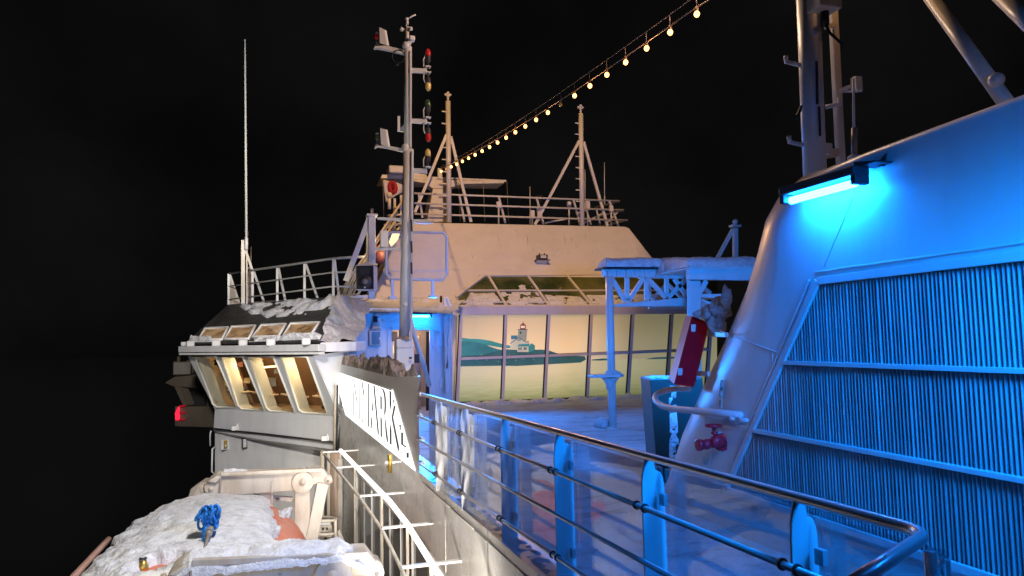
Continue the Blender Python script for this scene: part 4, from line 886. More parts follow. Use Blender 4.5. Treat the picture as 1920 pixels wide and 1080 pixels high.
t=thing('lattice_stub','thin brown lattice stub aerial beside the wing roof aerial post','aerial',D(467,575,19.5)); MB().beam(D(467,575,19.5),D(469,500,19.5),.08,.08,(0,1,0)).build('lattice',BROWNL,t); MB().tube(D(470,505,19.5),D(471,462,19.5),.018,6,.008).build('tip',BROWNL,t)

# post with loudspeaker, stair clutter
t=thing('railing_pillar','stout white pillar with slanting leg and cap plate behind the loudspeaker','pillar',D(697,556,16))
MB().beam(D(697,560,16),D(697,406,16),.16,.16,(0,1,0)).build('pillar',WHITE,t,.01); MB().box(D(697,404,16),(.25,.25,.05)).build('cap_plate',WHITE,t,.005); MB().beam(D(692,410,16),D(648,527,15.9),.12,.08,(0,1,0)).build('slanting_leg',WHITE,t,.006); MB().beam(D(690,430,16.2),D(688,540,16.2),.07,.06,(0,1,0)).build('rear_bar',WHITE,t)
for x in (696,699): MB().tube(D(x,403,16),D(x,391,16),.012,6).build('bolt',STEEL,t)
t=thing('loudspeaker','black two way loudspeaker with white edge fixed on the pillar by the mast','speaker',D(687,545,14.9))
c=D(687.5,521.5,14.9); MB().box(c,(.40,.34,.53),(R_,V((R_.y*-1,R_.x,0)),V((0,0,1)))).build('cabinet',GREYW,t,.012)
fw=-V((.299,.954,0)); o=c+fw*.172
MB().box(o,(.37,.012,.50),(V((.954,-.299,0)),fw,V((0,0,1)))).build('front_grille',BLACK,t,.01)
MB().lathe(o+V((0,0,-.09)),fw,[(.15,.0),(.14,.015),(.06,-.02+.03),(.05,.02),(.0,.03)],18).build('woofer',DARK,t); MB().lathe(o+V((0,0,-.09)),fw,[(.07,.012),(.05,.03),(.0,.035)],14).build('dust_cap',paint('cone_grey',(.20,.20,.20)),t)
MB().prism([o+V((.954,-.299,0))*a+V((0,0,b))+fw*.006 for a,b in ((-.12,.2),(.12,.2),(.08,.06),(-.08,.06))],fw*.01).build('horn',DARK,t)
MB().box(o+V((0,0,-.215))+fw*.01,(.03,.01,.035),(V((.954,-.299,0)),fw,V((0,0,1)))).build('badge',WHITE,t)
tag(drift(c+V((-.2,-.15,.27)),c+V((.2,-.2,.27)),c+V((.22,.15,.27)),c+V((-.17,.2,.27)),.07,14,12,4,5,.6).build('snow_clump',SNOW),'little snow cap on top of the black loudspeaker','snow')
t=thing('stair','yellow lit stair with pipe handrails and lattice behind the pillar','stair',D(660,558,18.5))
YEL=paint('stair_paint',(.66,.58,.40),dirt=.35)
for x0,y0,x1,y1 in ((632,556,757,373),(640,556,745,396),(652,557,742,412),(668,557,752,420)): MB().path([D(x0,y0,18.3),D(x1,y1,20.2)],.032,8).build('handrail',YEL,t)
for k in range(9): a=k/8; MB().beam(D(lerp(650,742,a),lerp(552,420,a),lerp(18.4,20,a)),D(lerp(664,756,a),lerp(552,420,a),lerp(18.7,20.3,a)),.2,.04).build('tread',YEL,t)
for x0,y0,x1,y1 in ((740,372,740,470),(752,366,753,470),(722,420,724,470),(731,405,731,470)): MB().beam(D(x0,y0,20.4),D(x1,y1,20.4),.07,.06,(0,1,0)).build('lattice_post',YEL,t)
for k in range(5): MB().beam(D(727,415+k*12,20.35),D(750,422+k*12-(k%2)*14,20.35),.04,.04,(0,1,0)).build('lattice_bar',YEL,t)
for x0,x1,y in ((737,758,390),(725,757,404),(735,757,430)): MB().tube(D(x0,y,20.3),D(x1,y-2,20.3),.03,8).build('lattice_bar',YEL,t)
for k in range(5): MB().path([D(640+k*5,556,17.6),D(652+k*6,530-k*2,17.6),D(668+k*5,500-k*2,17.6),D(676+k*5,497,17.6)],.022,6).build('pipe_bend',YEL,t)
MB().tube(D(730,392,20.0),D(730,372,20.0),.05,8).ball(D(730,366,20.0),.09).build('light_stub',YEL,t)
t=thing('stair_floodlight','glowing warm floodlight behind the perforated screen','floodlight',D(738,447,16.5)); MB().prism([D(729,454,16.6),D(735,438,16.6),D(749,434,16.6),D(745,448,16.6),D(733,462,16.6)],(.03,.06,0)).build('lit_glass',emit('flood_glass',(1,.72,.34),2.2),t,.01); MB().box(D(741,440,16.85),(.24,.22,.2)).build('housing',DARK,t,.02)
lamp('stair_flood','POINT',D(735,452,16.3),None,45,(1,.78,.45),.1)
t=thing('life_ring_case','dark red round case by the stair rails left of the mast','case',D(712,485,16.5)); DRED=paint('dull_red',(.12,.02,.015),rough=.6); MB().ball(D(712,483,16.5),.15,14,sc=(1,.6,1.1)).build('shell',DRED,t); MB().ball(D(702,462,16.8),.08,12,sc=(.9,.6,1.2)).build('bulge',DRED,t)

# ------------------------------------------------------------------ instrument mast
MD=11.5; m=lambda x,y,dd=0: D(x,y,MD+dd)
im=thing('instrument_mast','tall white instrument mast with side arms and signal lamps behind the name sign','mast',m(757,705))
MB().box(m(757.5,680),(.29,.29,.62)).build('pedestal',WHITE,im,.02); MB().box(m(756.5,644.5),(.27,.27,.155)).build('collar',WHITE,im,.02); tag(drift(m(742,636,-.14),m(768,636,-.14),m(768,634,.12),m(744,634,.12),.09,16,12,4,6,.8).build('snow_clump',SNOWD),'frozen dirty snow on the collar at the mast foot','snow')
MB().tube(m(757.5,640),m(766,280),.086,18).build('lower_pole',WHITE,im); MB().tube(m(764.5,290),m(765.2,88),.064,16).build('upper_pole',WHITE,im)
MB().box(m(775,400,-.02),(.03,.03,.0)).build if False else None
MB().beam(m(771,640,-.08),m(773.5,282,-.08),.035,.03,(0,1,0)).build('cable_tray',GREYW,im); MB().beam(m(770,276,-.06),m(770,95,-.06),.03,.03,(0,1,0)).build('cable_tray',GREYW,im)
for y in (420,460,500): MB().beam(m(771,y-8,-.10),m(772,y+14,-.10),.03,.02,(0,1,0)).build('cable_clamp',DARK,im)
for y in (88,279): 
    MB().ball(m(762 if y<100 else 761,y-2,-.03),.075).build('joint',WHITE,im)
def arm(pts,th=.07): return MB().prism([m(x,y,-.04) for x,y in pts],V((.299,.954,0))*th).build('side_arm',WHITE,im,.005)
arm([(760,102),(722,93),(705,90),(700,91),(703,86),(722,85),(746,90),(760,92)]); arm([(760,287),(754,284),(722,277),(706,275),(701,278),(704,273),(722,272),(750,277),(761,281)])
for pts in ([(711,51),(721,56),(726,85),(712,81)],[(712.6,240),(722.8,242.6),(728,275),(714,271)]): MB().prism([m(x,y,-.05) for x,y in pts],V((.299,.954,0))*.02+V((.03,0,0))).build('lamp_screen',WHITE,im,.003)
for x,y,lm_ in ((706,82,LAMPRED),(707,271,LAMPGREEN)):
    MB().lathe(m(x,y,.02),(0,0,1),[(.045,0),(.045,.03),(.035,.035)],12).lathe(m(x,y-3,.02),(0,0,1),[(.035,0),(.035,.12)],12).build('lamp_base',DARK,im); MB().lathe(m(x,y-7,.02),(0,0,1),[(.038,0),(.038,.09),(.02,.12)],12).build('signal_lens',lm_,im); MB().tube(m(x,y-16,.02),m(x,y-22,.02),.028,10).build('lamp_cap',GREYW,im)
MB().path([m(747+12*math.cos(k*PI/8),106+12*math.sin(k*PI/8),-.1) for k in range(16)],.010,6,True).path([m(748+14*math.cos(k*PI/8),108+14*math.sin(k*PI/8),-.08) for k in range(4,14)],.009,6).build('cable_loop',BLACK,im)
# head lamp, anemometer
MB().beam(m(764,88,-.05),m(770,75,-.05),.07,.07,(0,1,0)).build('camera_arm',WHITE,im); MB().box(m(772.5,73,-.06),(.09,.11,.08)).build('camera_head',WHITE,im,.015)
MB().tube(m(763.5,88),m(764,50),.030,12).build('sensor_tube',WHITEC,im); MB().tube(m(761,90),m(762,40),.010,8).build('sensor_lead',WHITE,im); MB().tube(m(763.5,46),m(763.5,37),.024,10).build('vane_hub',WHITEC,im)
MB().tube(m(762,36),m(780,27,.0),.012,8).ball(m(763,36),.03).build('wind_vane',WHITE,im)
for x,y in ((753,55),(770,54),(763,58)): MB().ball(m(x,y,-.03 if x!=763 else .06),.036,10).tube(m(x,y),m(763.5,54),.008,6).build('wind_cup',GREYW,im)
def rarm(y,up,dn):
    arm([(770,y-4),(800,y-3),(800,y+5),(770,y+3)])
    for s,lens in ((1,up),(-1,dn)):
        if lens is None: continue
        yy=y-s*3; st=m(802.5,yy,-.02); MB().box(st+V((0,0,s*.02)),(.09,.09,.015)).build('lamp_plate',WHITE,im)
        MB().tube(st,st+V((0,0,s*.10)),.018,8).lathe(st+V((0,0,s*.10)),(0,0,s),[(.028,0),(.045,.03),(.045,.09),(.05,.1)],14).build('lamp_base',DARK,im)
        MB().lathe(st+V((0,0,s*.20)),(0,0,s),[(.044,0),(.05,.03),(.046,.09),(.02,.13)],14).build('signal_lens',lens,im); MB().path([st+V((-.07,0,s*.02)),st+V((-.075,0,s*.14)),st+V((-.05,0,s*.2))],.009,6).build('lamp_lead',WHITE,im)
rarm(131,LAMPRED,LAMPYEL); rarm(226,LAMPGREEN,LAMPRED); rarm(319,LAMPYEL,None)
MB().beam(m(747.6,218),m(747.6,246),.04,.03,(0,1,0)).prism([m(745,246),m(758,247),m(758,232)],V((.299,.954,0))*.03).build('stub_arm',WHITE,im)
arm([(758,418),(740,413),(707,411),(706,408),(712,407),(758,409)]); arm([(775,411),(800,411),(812,417),(800,419),(775,417)]); arm([(770,476),(745,468),(703,468),(703,464),(745,464),(768,468)])
MB().box(m(720,448),(.13,.10,.27)).build('control_box',WHITE,im,.01)
MB().tube(m(759,570,-.05),m(805,722,1.2),.046,12).build('stay_leg',WHITE,im); MB().tube(m(789,668,.8),m(796,692,.95),.052,12).build('stay_sleeve',WHITE,im); MB().ball(m(759,571,-.06),.05).build('stay_lug',WHITE,im)
MB().box(m(782,672,.3),(.08,.06,.15)).build('keypad_box',BLACK,im,.01); MB().box(m(769.5,671,-.2),(.045,.03,.035)).build('keyhole_plate',BLACK,im); MB().path([m(771,700,-.2),m(771,692,-.2),m(775,688,-.2),m(778,692,-.2),m(778,703,-.2)],.01,6).build('ring_handle',STEEL,im)

# perforated screen
m_=bpy.data.materials.new('perforated_mesh'); m_.use_nodes=True; nt=m_.node_tree; N=nt.nodes; L=nt.links; B=N['Principled BSDF']
B.inputs['Base Color'].default_value=(.66,.66,.66,1); B.inputs['Roughness'].default_value=.5
tc=N.new('ShaderNodeTexCoord'); vo=N.new('ShaderNodeTexVoronoi'); vo.inputs['Scale'].default_value=38; vo.inputs['Randomness'].default_value=.0; L.new(tc.outputs['Object'],vo.inputs['Vector'])
gt=N.new('ShaderNodeMath'); gt.operation='GREATER_THAN'; gt.inputs[1].default_value=.47; L.new(vo.outputs['Distance'],gt.inputs[0])
vo.voronoi_dimensions='2D'; cx_=N.new('ShaderNodeCombineXYZ')
for k_,ax_ in enumerate((R_,U_)):
    dt=N.new('ShaderNodeVectorMath'); dt.operation='DOT_PRODUCT'; dt.inputs[1].default_value=ax_; L.new(tc.outputs['Object'],dt.inputs[0]); L.new(dt.outputs['Value'],cx_.inputs[k_])
L.new(cx_.outputs[0],vo.inputs['Vector']); L.new(gt.outputs[0],B.inputs['Alpha'])
t=thing('perforated_screen','octagonal perforated metal screen on posts behind the instrument mast','screen',D(782,556,15.2))
oc=[(733,435),(832,436),(838,445),(838,513),(830,525),(732,523),(724,513),(724,444)]
ob=[D(x,y,15.2) for x,y in oc]; MB().add(ob,[list(range(8))]).build('mesh_sheet',m_,t); MB().path(ob,.03,8,True).build('frame_tube',WHITE,t)
for x,y0,y1 in ((811,524,556),(736,524,558)): MB().beam(D(x,y0,15.2),D(x,y1,15.2),.06,.05,(0,1,0)).build('post',WHITE,t); MB().box(D(x,y1,15.2),(.16,.16,.05)).build('foot',WHITE,t)
MB().beam(D(724.5,509,15.19),D(838,509,15.19),.02,.02,(0,1,0)).build('wire_bar',WHITE,t)

# ------------------------------------------------------------------ canopy
cy=13.5; c_=lambda x,y,Y=cy: oY(x,y,Y)
t=thing('deck_canopy','blue lit steel canopy with truss edge and snow covered roof beside the casing nose','canopy',V((6.4,13.5,0)))
cb=oZ(1149,805,0); ct=c_(1142,518); MB().tube(cb,ct,.083,18).build('column',CASING,t); MB().lathe(cb,(0,0,1),[(.15,.0),(.15,.03),(.09,.05)],16).build('base_plate',CASING,t)
MB().prism([c_(1132,504),c_(1288,505),c_(1287,522),c_(1134,518)],(0,.14,0)).build('edge_girder',CASING,t,.01)
for k in range(8): x=1140+k*17.2; MB().beam(c_(x,505.5,cy-.03),c_(x+.6,519,cy-.03),.03,.05,(0,1,0)).build('girder_rib',CASING,t)
MB().prism([c_(1131,500.5,cy-.1),c_(1294,502,cy-.1),c_(1294,505,cy-.1),c_(1131,504,cy-.1)],(0,.45,0)).build('roof_sheet',DARK,t)
MB().prism([c_(1293,504,12.2),c_(1420,503,12.2),c_(1420,526,12.2),c_(1293,523.5,12.2)],(0,.14,0)).build('near_girder',CASING,t,.01); MB().prism([c_(1292,501,12.1),c_(1430,500,12.1),c_(1430,504,12.1),c_(1292,504,12.1)],(0,2.2,0)).build('roof_sheet',CASING,t)
MB().prism([c_(1149.5,571,cy),c_(1287,557,cy),c_(1292,574,cy),c_(1149.5,575,cy)],(0,.10,0)).build('bottom_chord',CASING,t,.01)
z7=lambda x,y: (1100+x/6,460+y/6)
def truss(Y,off,lst,w_=.095):
    for a,b in lst:
        (x0,y0),(x1,y1)=z7(*a),z7(*b); MB().beam(oY(x0,y0,cy)+off,oY(x1,y1,cy)+off,w_,.06,(0,1,0)).build('truss_bar',CASING,t,.004)
truss(cy,V((0,.05,0)),[((285,355),(450,635)),((465,360),(465,620)),((650,365),(475,635)),((683,372),(685,620)),((700,372),(900,585)),((910,372),(912,560)),((1125,385),(935,580)),((1000,372),(1130,560))])
truss(cy,V((.15,1.1,0)),[((910,372),(912,560)),((1125,385),(935,580)),((1125,385),(1300,560)),((1420,385),(1310,560)),((1480,385),(1480,560)),((1500,385),(1640,500))],.08)
MB().beam(c_(1250,571,cy)+V((.15,1.1,0)),c_(1380,569,cy)+V((.15,1.1,0)),.09,.06,(0,1,0)).build('rear_chord',CASING,t)
MB().prism([c_(1288,504,12.3),c_(1293,504,12.3),c_(1294.5,640,12.3),c_(1291,640,12.3)],(.0,.02,0)).build('post_flange',CASING,t); MB().prism([c_(1294,526,12.32),c_(1314,526,12.32),c_(1316,760,12.32),c_(1296,760,12.32)],(0,.06,0)).build('post',CASING,t,.006)
MB().beam(c_(1324,527,12.4),c_(1304,562,12.4),.09,.06,(0,1,0)).build('truss_bar',CASING,t); MB().prism([c_(1315,551,12.4),c_(1356,551,12.4),c_(1352,559,12.4),c_(1315,558,12.4)],(0,.5,0)).prism([c_(1316,560,12.4),c_(1340,569,12.4),c_(1334,573,12.4),c_(1316,564,12.4)],(0,.5,0)).build('side_bracket',CASING,t)
mb=MB()
for (x0,x1,Y,yb,h,dp) in ((1134,1294,13.42,500.5,.16,.42),(1291,1435,12.15,500.5,.20,2.1)):
    a=c_(x0,yb,Y); b=c_(x1,yb,Y)
    def cs(u,v):
        p=lerp(a,b,u); q=V((p.x,p.y+v*dp,p.z)); e=min(1,min(u,1-u)*22,min(v,1-v)*14+.0); 
        rise=h*math.sqrt(max(0,e))+.10*math.sin(PI*min(1,v*1.0))*min(1,e)*.6; n=fbm(q*2.2)*.035+fbm(q*9)*.02
        return q+V((n,-.05*math.sqrt(max(0,1-v*14)) if v<1/14 else 0,rise*(1+.0*n)+n*e))
    vs,fs=surf_grid(cs,60,60); mb.add(vs,fs,0,True)
tag(mb.build('canopy_snow',SNOW),'thick snow slab lying on the canopy roof','snow')
tb=thing('bar_table','blue lit standing table with flat top fixed round the canopy column','table',V((cb.x,cb.y,0)))
c=V((cb.x-.02,cb.y,1.13)); MB().lathe(c-V((0,0,.30)),(0,0,1),[(.086,0),(.10,.12),(.16,.22),(.20,.25)],18).build('support_cone',CASING,tb)
topp=[c+V((-.46,-.14,-.03)),c+V((-.15,-.22,-.03)),c+V((.12,-.24,-.03)),c+V((.27,-.1,-.03)),c+V((.27,.14,-.03)),c+V((.1,.26,-.03)),c+V((-.15,.24,-.03)),c+V((-.46,.14,-.03))]; MB().prism(topp,(0,0,.06)).build('table_top',CASING,tb,.01)
tag(drift(c+V((-.05,-.16,.03)),c+V((.24,-.1,.03)),c+V((.2,.2,.03)),c+V((-.05,.2,.03)),.10,18,18,2,5,.5).build('snow_clump',SNOW),'small snow heap on the standing table by the column','snow')
q=oZ(1129,799,.05); mb=MB(); k=len(mb.v); mb.ball(q+V((0,0,.05)),.17,16,sc=(1.15,.9,.75))
for i in range(len(mb.v)): mb.v[i]=mb.v[i]+V((1,1,1))*.03*fbm(mb.v[i]*6)
tag(mb.build('snow_heap',SNOW),'round lump of snow on the deck beside the canopy column','snow')
t=thing('small_frame_mast','small A shaped post with ball top rising behind the canopy snow','post',D(1380,500,20)); MB().beam(D(1379,500,20),D(1378.5,428,20),.14,.10,(0,1,0)).build('post',WHITE,t,.006); MB().beam(D(1374,430,20),D(1344,486,20.2),.10,.07,(0,1,0)).build('brace',WHITE,t); MB().box(D(1378,424,20),(.28,.2,.06)).build('cap',WHITE,t); MB().ball(D(1378.5,416,20),.08).build('ball_top',WHITE,t)

# ------------------------------------------------------------------ far wing end with red side light
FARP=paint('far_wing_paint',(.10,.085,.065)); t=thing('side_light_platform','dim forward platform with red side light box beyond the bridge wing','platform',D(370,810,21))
f=lambda x,y,dd=21.: D(x,y,dd)
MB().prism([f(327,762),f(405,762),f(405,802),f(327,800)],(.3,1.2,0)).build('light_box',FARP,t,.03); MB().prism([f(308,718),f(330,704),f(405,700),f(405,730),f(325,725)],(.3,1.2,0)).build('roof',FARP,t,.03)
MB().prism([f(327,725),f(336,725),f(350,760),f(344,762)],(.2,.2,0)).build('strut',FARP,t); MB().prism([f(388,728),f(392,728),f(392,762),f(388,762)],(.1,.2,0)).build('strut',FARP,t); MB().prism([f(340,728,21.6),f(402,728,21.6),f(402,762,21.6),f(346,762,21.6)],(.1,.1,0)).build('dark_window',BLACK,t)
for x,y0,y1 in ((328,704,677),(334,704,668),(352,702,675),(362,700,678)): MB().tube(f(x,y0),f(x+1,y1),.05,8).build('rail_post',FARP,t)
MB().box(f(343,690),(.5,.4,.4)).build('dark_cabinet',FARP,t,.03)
NAVR=emit('red_side_light',(1,.02,.06),1.5); MB().prism([f(328,775,20.9),f(333,764,20.9),f(336,762,20.9),f(336,788,20.9),f(329,788,20.9)],(0,.1,0)).build('red_lens',NAVR,t); 
for y in (761.5,774,787): MB().prism([f(336,y-1.2,20.88),f(348,y-1.2,20.88),f(345,y+1.2,20.88),f(336,y+1.2,20.88)],(0,.1,0)).build('red_reflection_bar',emit('red_reflection_glow',(1,.02,.05),.35),t)  # bars glow in place of red light reflected off the box
lamp('red_nav','POINT',f(325,778,20.5),None,.12,(1,.04,.05),.05)

# ------------------------------------------------------------------ lifeboat, davits, rope
XC=-.92
def bsec(y): k=(y-8.2)/3.6; return 1.22*math.sqrt(max(.02,1-abs(k)**3.2))
def btop(y): k=(y-8.4)/3.4; return -.16-.35*abs(k)**3
lb=thing('lifeboat','enclosed orange lifeboat under thick rough snow hanging beside the deck','lifeboat',V((XC,8.2,-2.2)))
def boat(u,v,ex=0):
    y=lerp(4.8,11.7,v); a=PI*u; w_=bsec(y)+ex; h=btop(y)+1.35+ex
    cx=math.copysign(abs(math.cos(a))**.75,math.cos(a)); return V((XC-w_*cx,y,-1.35+h*abs(math.sin(a))**.7))
mb=MB(); vs,fs=surf_grid(boat,40,40); mb.add(vs,fs,0,True); mb.build('canopy',ORANGE,lb)
def hull(u,v): y=lerp(4.8,11.7,v); w_=bsec(y); a=PI*u; return V((XC-w_*math.cos(a)*1.03,y,-1.37-1.0*abs(math.sin(a))**.8))
mb=MB(); vs,fs=surf_grid(hull,24,30); mb.add(vs,fs,0,True); mb.build('hull',ORANGE,lb)
mb=MB(); mb.path([V((XC-bsec(y)*1.04,y,-1.05+.5*max(0,(7-y)/3))) for y in [4.8+.3*k for k in range(24)]],.05,8); mb.build('rub_rail',PINKW,lb)
bb=BVHTree.FromPolygons([tuple(p) for p in surf_grid(boat,60,60)[0]],surf_grid(boat,60,60)[1])
def bhit(x,y): h=bb.ray_cast(EYE,ray(x,y).normalized())[0]; return V(h) if h is not None else V((0,0,-9))
BARE=[(bhit(210,1060),.16,1.5),(bhit(285,1074),.13,2.2),(bhit(308,1071),.13,2.2),(bhit(330,1069),.09,2),(bhit(540,992),.13,1.2),(bhit(552,1004),.17,1.2),(bhit(562,1014),.17,1.2),(bhit(568,1028),.18,1.2),(bhit(556,1026),.15,1.2)]
def snow(u,v):
    uu=lerp(.05,.97,u); p=boat(uu,v); n=(boat(uu,v,.1)-p).normalized()
    th=.10+.09*fbm(p*.8+V((2,0,7)))+.008*fbm(p*3.0)+.004*fbm(p*11)
    if uu<.5:
        k=min(1,(.5-uu)*5); r=abs(fbm(p*1.5+V((9,3,1)))); th+=k*(.10*max(0,.35-r)+.05*fbm(p*3.4)+.03*fbm(p*9)+.05*max(0,fbm(p*1.2)))
    for c,r,a in BARE:
        d2=(p-c).length/r; th-=.34*max(0,1-.62*d2*(.8+.6*abs(fbm(V((p.x*4,p.y*12,p.z*4))))))*a
    sm_=lambda q: max(0,min(1,q))**2*(3-2*max(0,min(1,q)))
    th-=.34*sm_((uu-.59)/.13)*sm_((p.y-7.7)/.7)*(.75+.9*fbm(V((p.x*5,p.y*1.3,p.z*5))))
    e=min(1,min(u,1-u)*14); return p+n*(th*e-.02*(1-e))
mb=MB(); mb.path([V((-2.07-.03*math.sin((y-5)*.6),y,-.36+.02*(y-7)**2*.3)) for y in [5.2+.3*k for k in range(15)]],.035,8); mb.path([V((-2.02,y,-.44)) for y in [5.2+.3*k for k in range(14)]],.03,8); mb.build('gunwale',PINKW,lb)
mb=MB(); vs,fs=surf_grid(snow,190,230); mb.add(vs,fs,0,True); BSNOW=snowmat('boat_snow',(.82,.82,.82),34,(.30,.29,.28),.5); mb.build('boat_snow',BSNOW,lb)
t=thing('fairing_light','small brass lamp on a grey cone at the near top of the lifeboat','lamp',D(268,1070,6.6))
MB().lathe(D(268,1066,6.6),(0,0,1),[(.05,-.04),(.05,.03),(.035,.05),(.03,.075)],14).build('brass_collar',BRASS,t); MB().tube(D(268,1052,6.6),D(268,1045,6.6),.016,10).build('lens',GREYW,t); MB().lathe(D(268,1062,6.6),(0,0,1),[(.035,.07),(.035,.08),(.02,.085)],12).build('black_ring',BLACK,t); MB().lathe(D(268,1075,6.62),(-.5,-.2,-.6),[(.07,-.03),(.085,.1),(.10,.3)],14).build('grey_cone',GREYW,t)
t=thing('rope_coil','bundle of bright blue rope hanging from the far davit above the snowy lifeboat','rope',D(388,950,7.7))
rng=random.Random(2)
for k in range(17):
    cx=394+rng.uniform(-12,12); ps=[]; lean=rng.uniform(-24,6); w_=rng.uniform(3,9); top=946+rng.uniform(0,12); bot=984+rng.uniform(-14,12)
    for j in range(15):
        a=2*PI*j/15; f_=(1-math.cos(a))/2; ps.append(D(cx+w_*math.sin(a)+lean*f_*(1 if k%3 else 0)+rng.uniform(-1,1),lerp(top,bot,f_),7.2+rng.uniform(-.08,.08)))
    MB().path(ps,.014,6,True).build('rope_loop',ROPE,t)
mb=MB(); mb.path([D(384+3*math.sin(k*1.3),990+k*2.4,7.05) for k in range(13)],.026,6); mb.build('rope_tail',ROPE,t); MB().path([D(393+4*math.cos(k*PI/6),997+6*math.sin(k*PI/6),7.0) for k in range(12)],.015,6,True).build('rope_eye',WIRE,t)
t=thing('fall_wire','dark wire fall with shackle running over the snow to the near davit','wire',D(390,1000,8.2))
MB().path([D(391,998,7.0),D(386,1020,6.8),D(378,1045,6.55),D(371,1062,6.4),D(362,1075,6.4)],.016,6).build('wire',WIRE,t); MB().path([D(372,992,7.6),D(362,1012,7.4),D(355,1026,7.2)],.014,6).build('wire',WIRE,t); MB().path([D(372,1028,7.0),D(360,1052,6.7),D(345,1072,6.4)],.013,6).build('wire',WIRE,t)
MB().lathe(D(392,999,7.0),(-.2,-.6,-.8),[(.03,-.06),(.035,0),(.03,.06)],10).ball(D(366,1066,6.5),.035).build('shackle',WIRE,t)
hk=oZ(404,1024,-.12); 
HZ=lambda x,y,Y=11.0: oY(140+x/3.2,820+y/3.2,Y)
def davit(Yv,label,conv,far):
    t=thing('davit',label,'davit',conv(1365,500),'lifeboat davits')
    dp=V((0,.35,0)); ad=lambda n,pts,th=.35,bev=.015,yo=0: MB().prism([conv(x,y)+V((0,yo,0)) for x,y in pts],(0,th,0)).build(n,DAVITP,t,bev)
    ad('arm_beam',[(850,240),(880,222),(1340,205),(1345,320),(1000,345),(850,352)]); MB().beam(conv(880,218)+V((0,-.04,0)),conv(1485,192)+V((0,-.04,0)),.06,.05).build('top_flange',DAVITP,t,.005)
    ad('arm_head',[(778,290),(800,262),(845,232),(885,225),(872,350),(838,354),(800,335),(780,325)],.45,.015,-.05); ad('arm_knee',[(1395,196),(1490,190),(1535,250),(1526,280),(1470,276),(1405,296),(1380,270)],.30,.015,.02)
    ad('hook_plate',[(748,300),(760,285),(775,285),(772,330),(752,335)],.2)
    ad('post',[(1320,290),(1412,290),(1415,640),(1315,640)],.30,.015,.0); MB().lathe(conv(1367,268)+V((0,-.06,0)),(0,1,0),[(.155,0),(.155,.42)],22).build('pivot_disc',DAVITP,t,.006); MB().lathe(conv(1367,264)+V((0,-.09,0)),(0,1,0),[(.05,0),(.05,.05),(.02,.06)],12).ball(conv(1367,264)+V((0,-.1,0)),.02).build('pivot_pin',DAVITP,t)
    MB().beam(conv(1490,275)+V((0,.05,0)),conv(1405,690)+V((0,.05,0)),.17,.14,(0,1,0)).build('diagonal_strut',DAVITP,t,.01); MB().lathe(conv(1522,258)+V((0,-.03,0)),(0,1,0),[(.06,0),(.06,.35)],16).build('pin',DAVITP,t); MB().ball(conv(1520,260)+V((0,-.03,0)),.02).build('pin_cap',WIRE,t)
    MB().beam(conv(815,380)+V((0,.1,0)),conv(1190,412)+V((0,.1,0)),.075,.10).build('ram',DAVITP,t,.008); ad('ram_bracket',[(1105,338),(1192,330),(1190,405),(1172,424),(1155,415)],.12,.01,.05)
    ad('slotted_plate',[(1070,352),(1310,370),(1312,398),(1190,392),(1070,378)],.06,.006,.12); MB().beam(conv(1080,366)+V((0,.11,0)),conv(1118,369)+V((0,.11,0)),.015,.02).build('slot',DARK,t); MB().beam(conv(1205,377)+V((0,.11,0)),conv(1228,379)+V((0,.11,0)),.015,.02).build('slot',DARK,t)
    for x in (778,790,800): MB().tube(conv(x,330)+V((0,.1,0)),conv(x+2,432)+V((0,.1,0)),.018,6).build('fall_chain',BRASS,t)
    MB().lathe(conv(820,306)+V((0,-.07,0)),(0,1,0),[(.035,0),(.035,.03)],12).build('bolt',DAVITP,t); MB().beam(conv(1182,262)+V((0,-.02,0)),conv(1182,335)+V((0,-.02,0)),.02,.03,(0,1,0)).build('stiffener',DAVITP,t)
    MB().path([conv(800,262)+V((0,-.08,0)),conv(850,270)+V((0,-.08,0)),conv(878,240)+V((0,-.08,0)),conv(872,330)+V((0,-.08,0)),conv(862,400)+V((0,-.08,0))],.013,6).build('lashing',WIRE,t)
    return t
davit(11.0,'cream lifeboat davit arm with pivot disc standing below the bridge wing',HZ,True)
t=thing('davit_snow_strip','thin snow line along the top of the far davit arm','snow',HZ(950,215)); q=drift(HZ(885,218,10.95),HZ(1040,212,10.95),HZ(1040,212,11.3),HZ(885,218,11.3),.08,40,10,3,3,.6); q.build('snow_sheet',SNOW,t)
YN=6.15; NR=lambda x,y: oY(x,y,YN)
def NC(x,y):                                              # far davit drawing scaled to the near davit
    X_=140+x/3.2; Y_=820+y/3.2; return NR(623+(X_-567)*1.72,1077+(Y_-903)*1.72)
davit(YN,'cream lifeboat davit arm under a thick snow ridge at the lower edge',NC,False)
def rid(u,v):
    x=lerp(312,704,u); ybase=1062-(x-352)*(.100 if x>352 else .5) if x<640 else lerp(1033,1066,(x-640)/64.)
    p=NR(x,ybase+11); a=PI*v; e=min(1,min(u*9,(1-u)*6)); hgt=(.125+.03*fbm(V((x*.012,1,2))))*math.sqrt(max(0,e)); n=.016*fbm(V((x*.05,v*3,1)))+.008*fbm(V((x*.2,v*9,4)))
    return V((p.x,YN+.16-.24*math.cos(a),p.z+hgt*math.sin(a)**.6+n-.02))
mb=MB(); vs,fs=surf_grid(rid,120,22); mb.add(vs,fs,0,True); tag(mb.build('davit_snow',BSNOW),'long thick snow ridge on top of the near davit arm','snow')
t=thing('safety_cage','round pipe cage with small gear box standing behind the lifeboat below the wing','cage',D(598,1030,11.2))
Z3=lambda x,y,dd=10.9: D(440+x/5.4,880+y/5.4,dd)
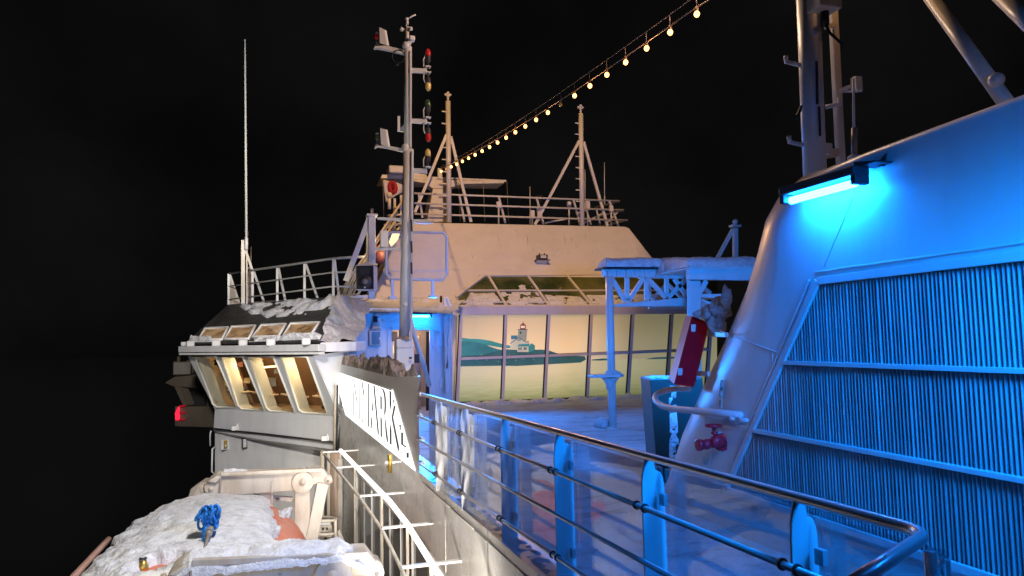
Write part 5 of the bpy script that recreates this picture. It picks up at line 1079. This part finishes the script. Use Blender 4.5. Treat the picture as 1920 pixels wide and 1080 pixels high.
for yc in (505,640): MB().path([D(440+(855+175*math.cos(k*PI/10))/5.4,880+(yc+22*math.sin(k*PI/10))/5.4,10.9-.25*math.sin(k*PI/10)) for k in range(20)],.022,8,True).build('hoop',DAVITP,t)
for x in (690,830,1020): MB().tube(Z3(x,510,10.75),Z3(x,800,10.75),.024,8).build('upright',DAVITP,t)
MB().prism([Z3(850,570),Z3(985,570),Z3(1000,690),Z3(840,690)],(0,.25,0)).build('gear_box',DAVITP,t,.01); MB().prism([Z3(865,520),Z3(968,520),Z3(968,565),Z3(865,565)],(0,.1,0)).build('dark_plate',GREYW,t)
for x in (895,935): MB().ball(Z3(x,603,10.85),.02).build('bolt',DARK,t)
t=thing('ladder','slanting pale ladder piece leaning at the wall behind the cage','ladder',D(636,1030,11.5)); 
for x in (1005,1050): MB().beam(Z3(x,620,11.2),Z3(x+75,800,11.2),.05,.06,(0,1,0)).build('stile',DAVITP,t)
for k in range(4): MB().beam(Z3(1012+k*22,640+k*45,11.2),Z3(1058+k*22,640+k*45,11.2),.03,.03,(0,1,0)).build('rung',DAVITP,t)
t=thing('wall_pipes','row of upright cream and rusty pipes below the wing at the wall end','pipes',D(625,1000,14.6))
for x,w_,mm,y0 in ((606,.06,DAVITP,846),(612,.05,DARK,846),(617,.05,DAVITP,846),(622,.04,WHITE,848),(629,.11,paint('rusty_pipe',(.42,.30,.22),dirt=.5),848),(638,.05,WHITE,860)): MB().tube(D(x,y0,14.8-.03*(x-600)/10),D(x,1085,14.8-.03*(x-600)/10),w_,8).build('pipe',mm,t)
MB().tube(D(629,722,15.0),D(627,850,15.0),.03,8).build('drain_pipe',DAVITP,t); MB().tube(D(633,722,15.0),D(631,850,15.0),.018,8).build('drain_pipe',DARK,t)
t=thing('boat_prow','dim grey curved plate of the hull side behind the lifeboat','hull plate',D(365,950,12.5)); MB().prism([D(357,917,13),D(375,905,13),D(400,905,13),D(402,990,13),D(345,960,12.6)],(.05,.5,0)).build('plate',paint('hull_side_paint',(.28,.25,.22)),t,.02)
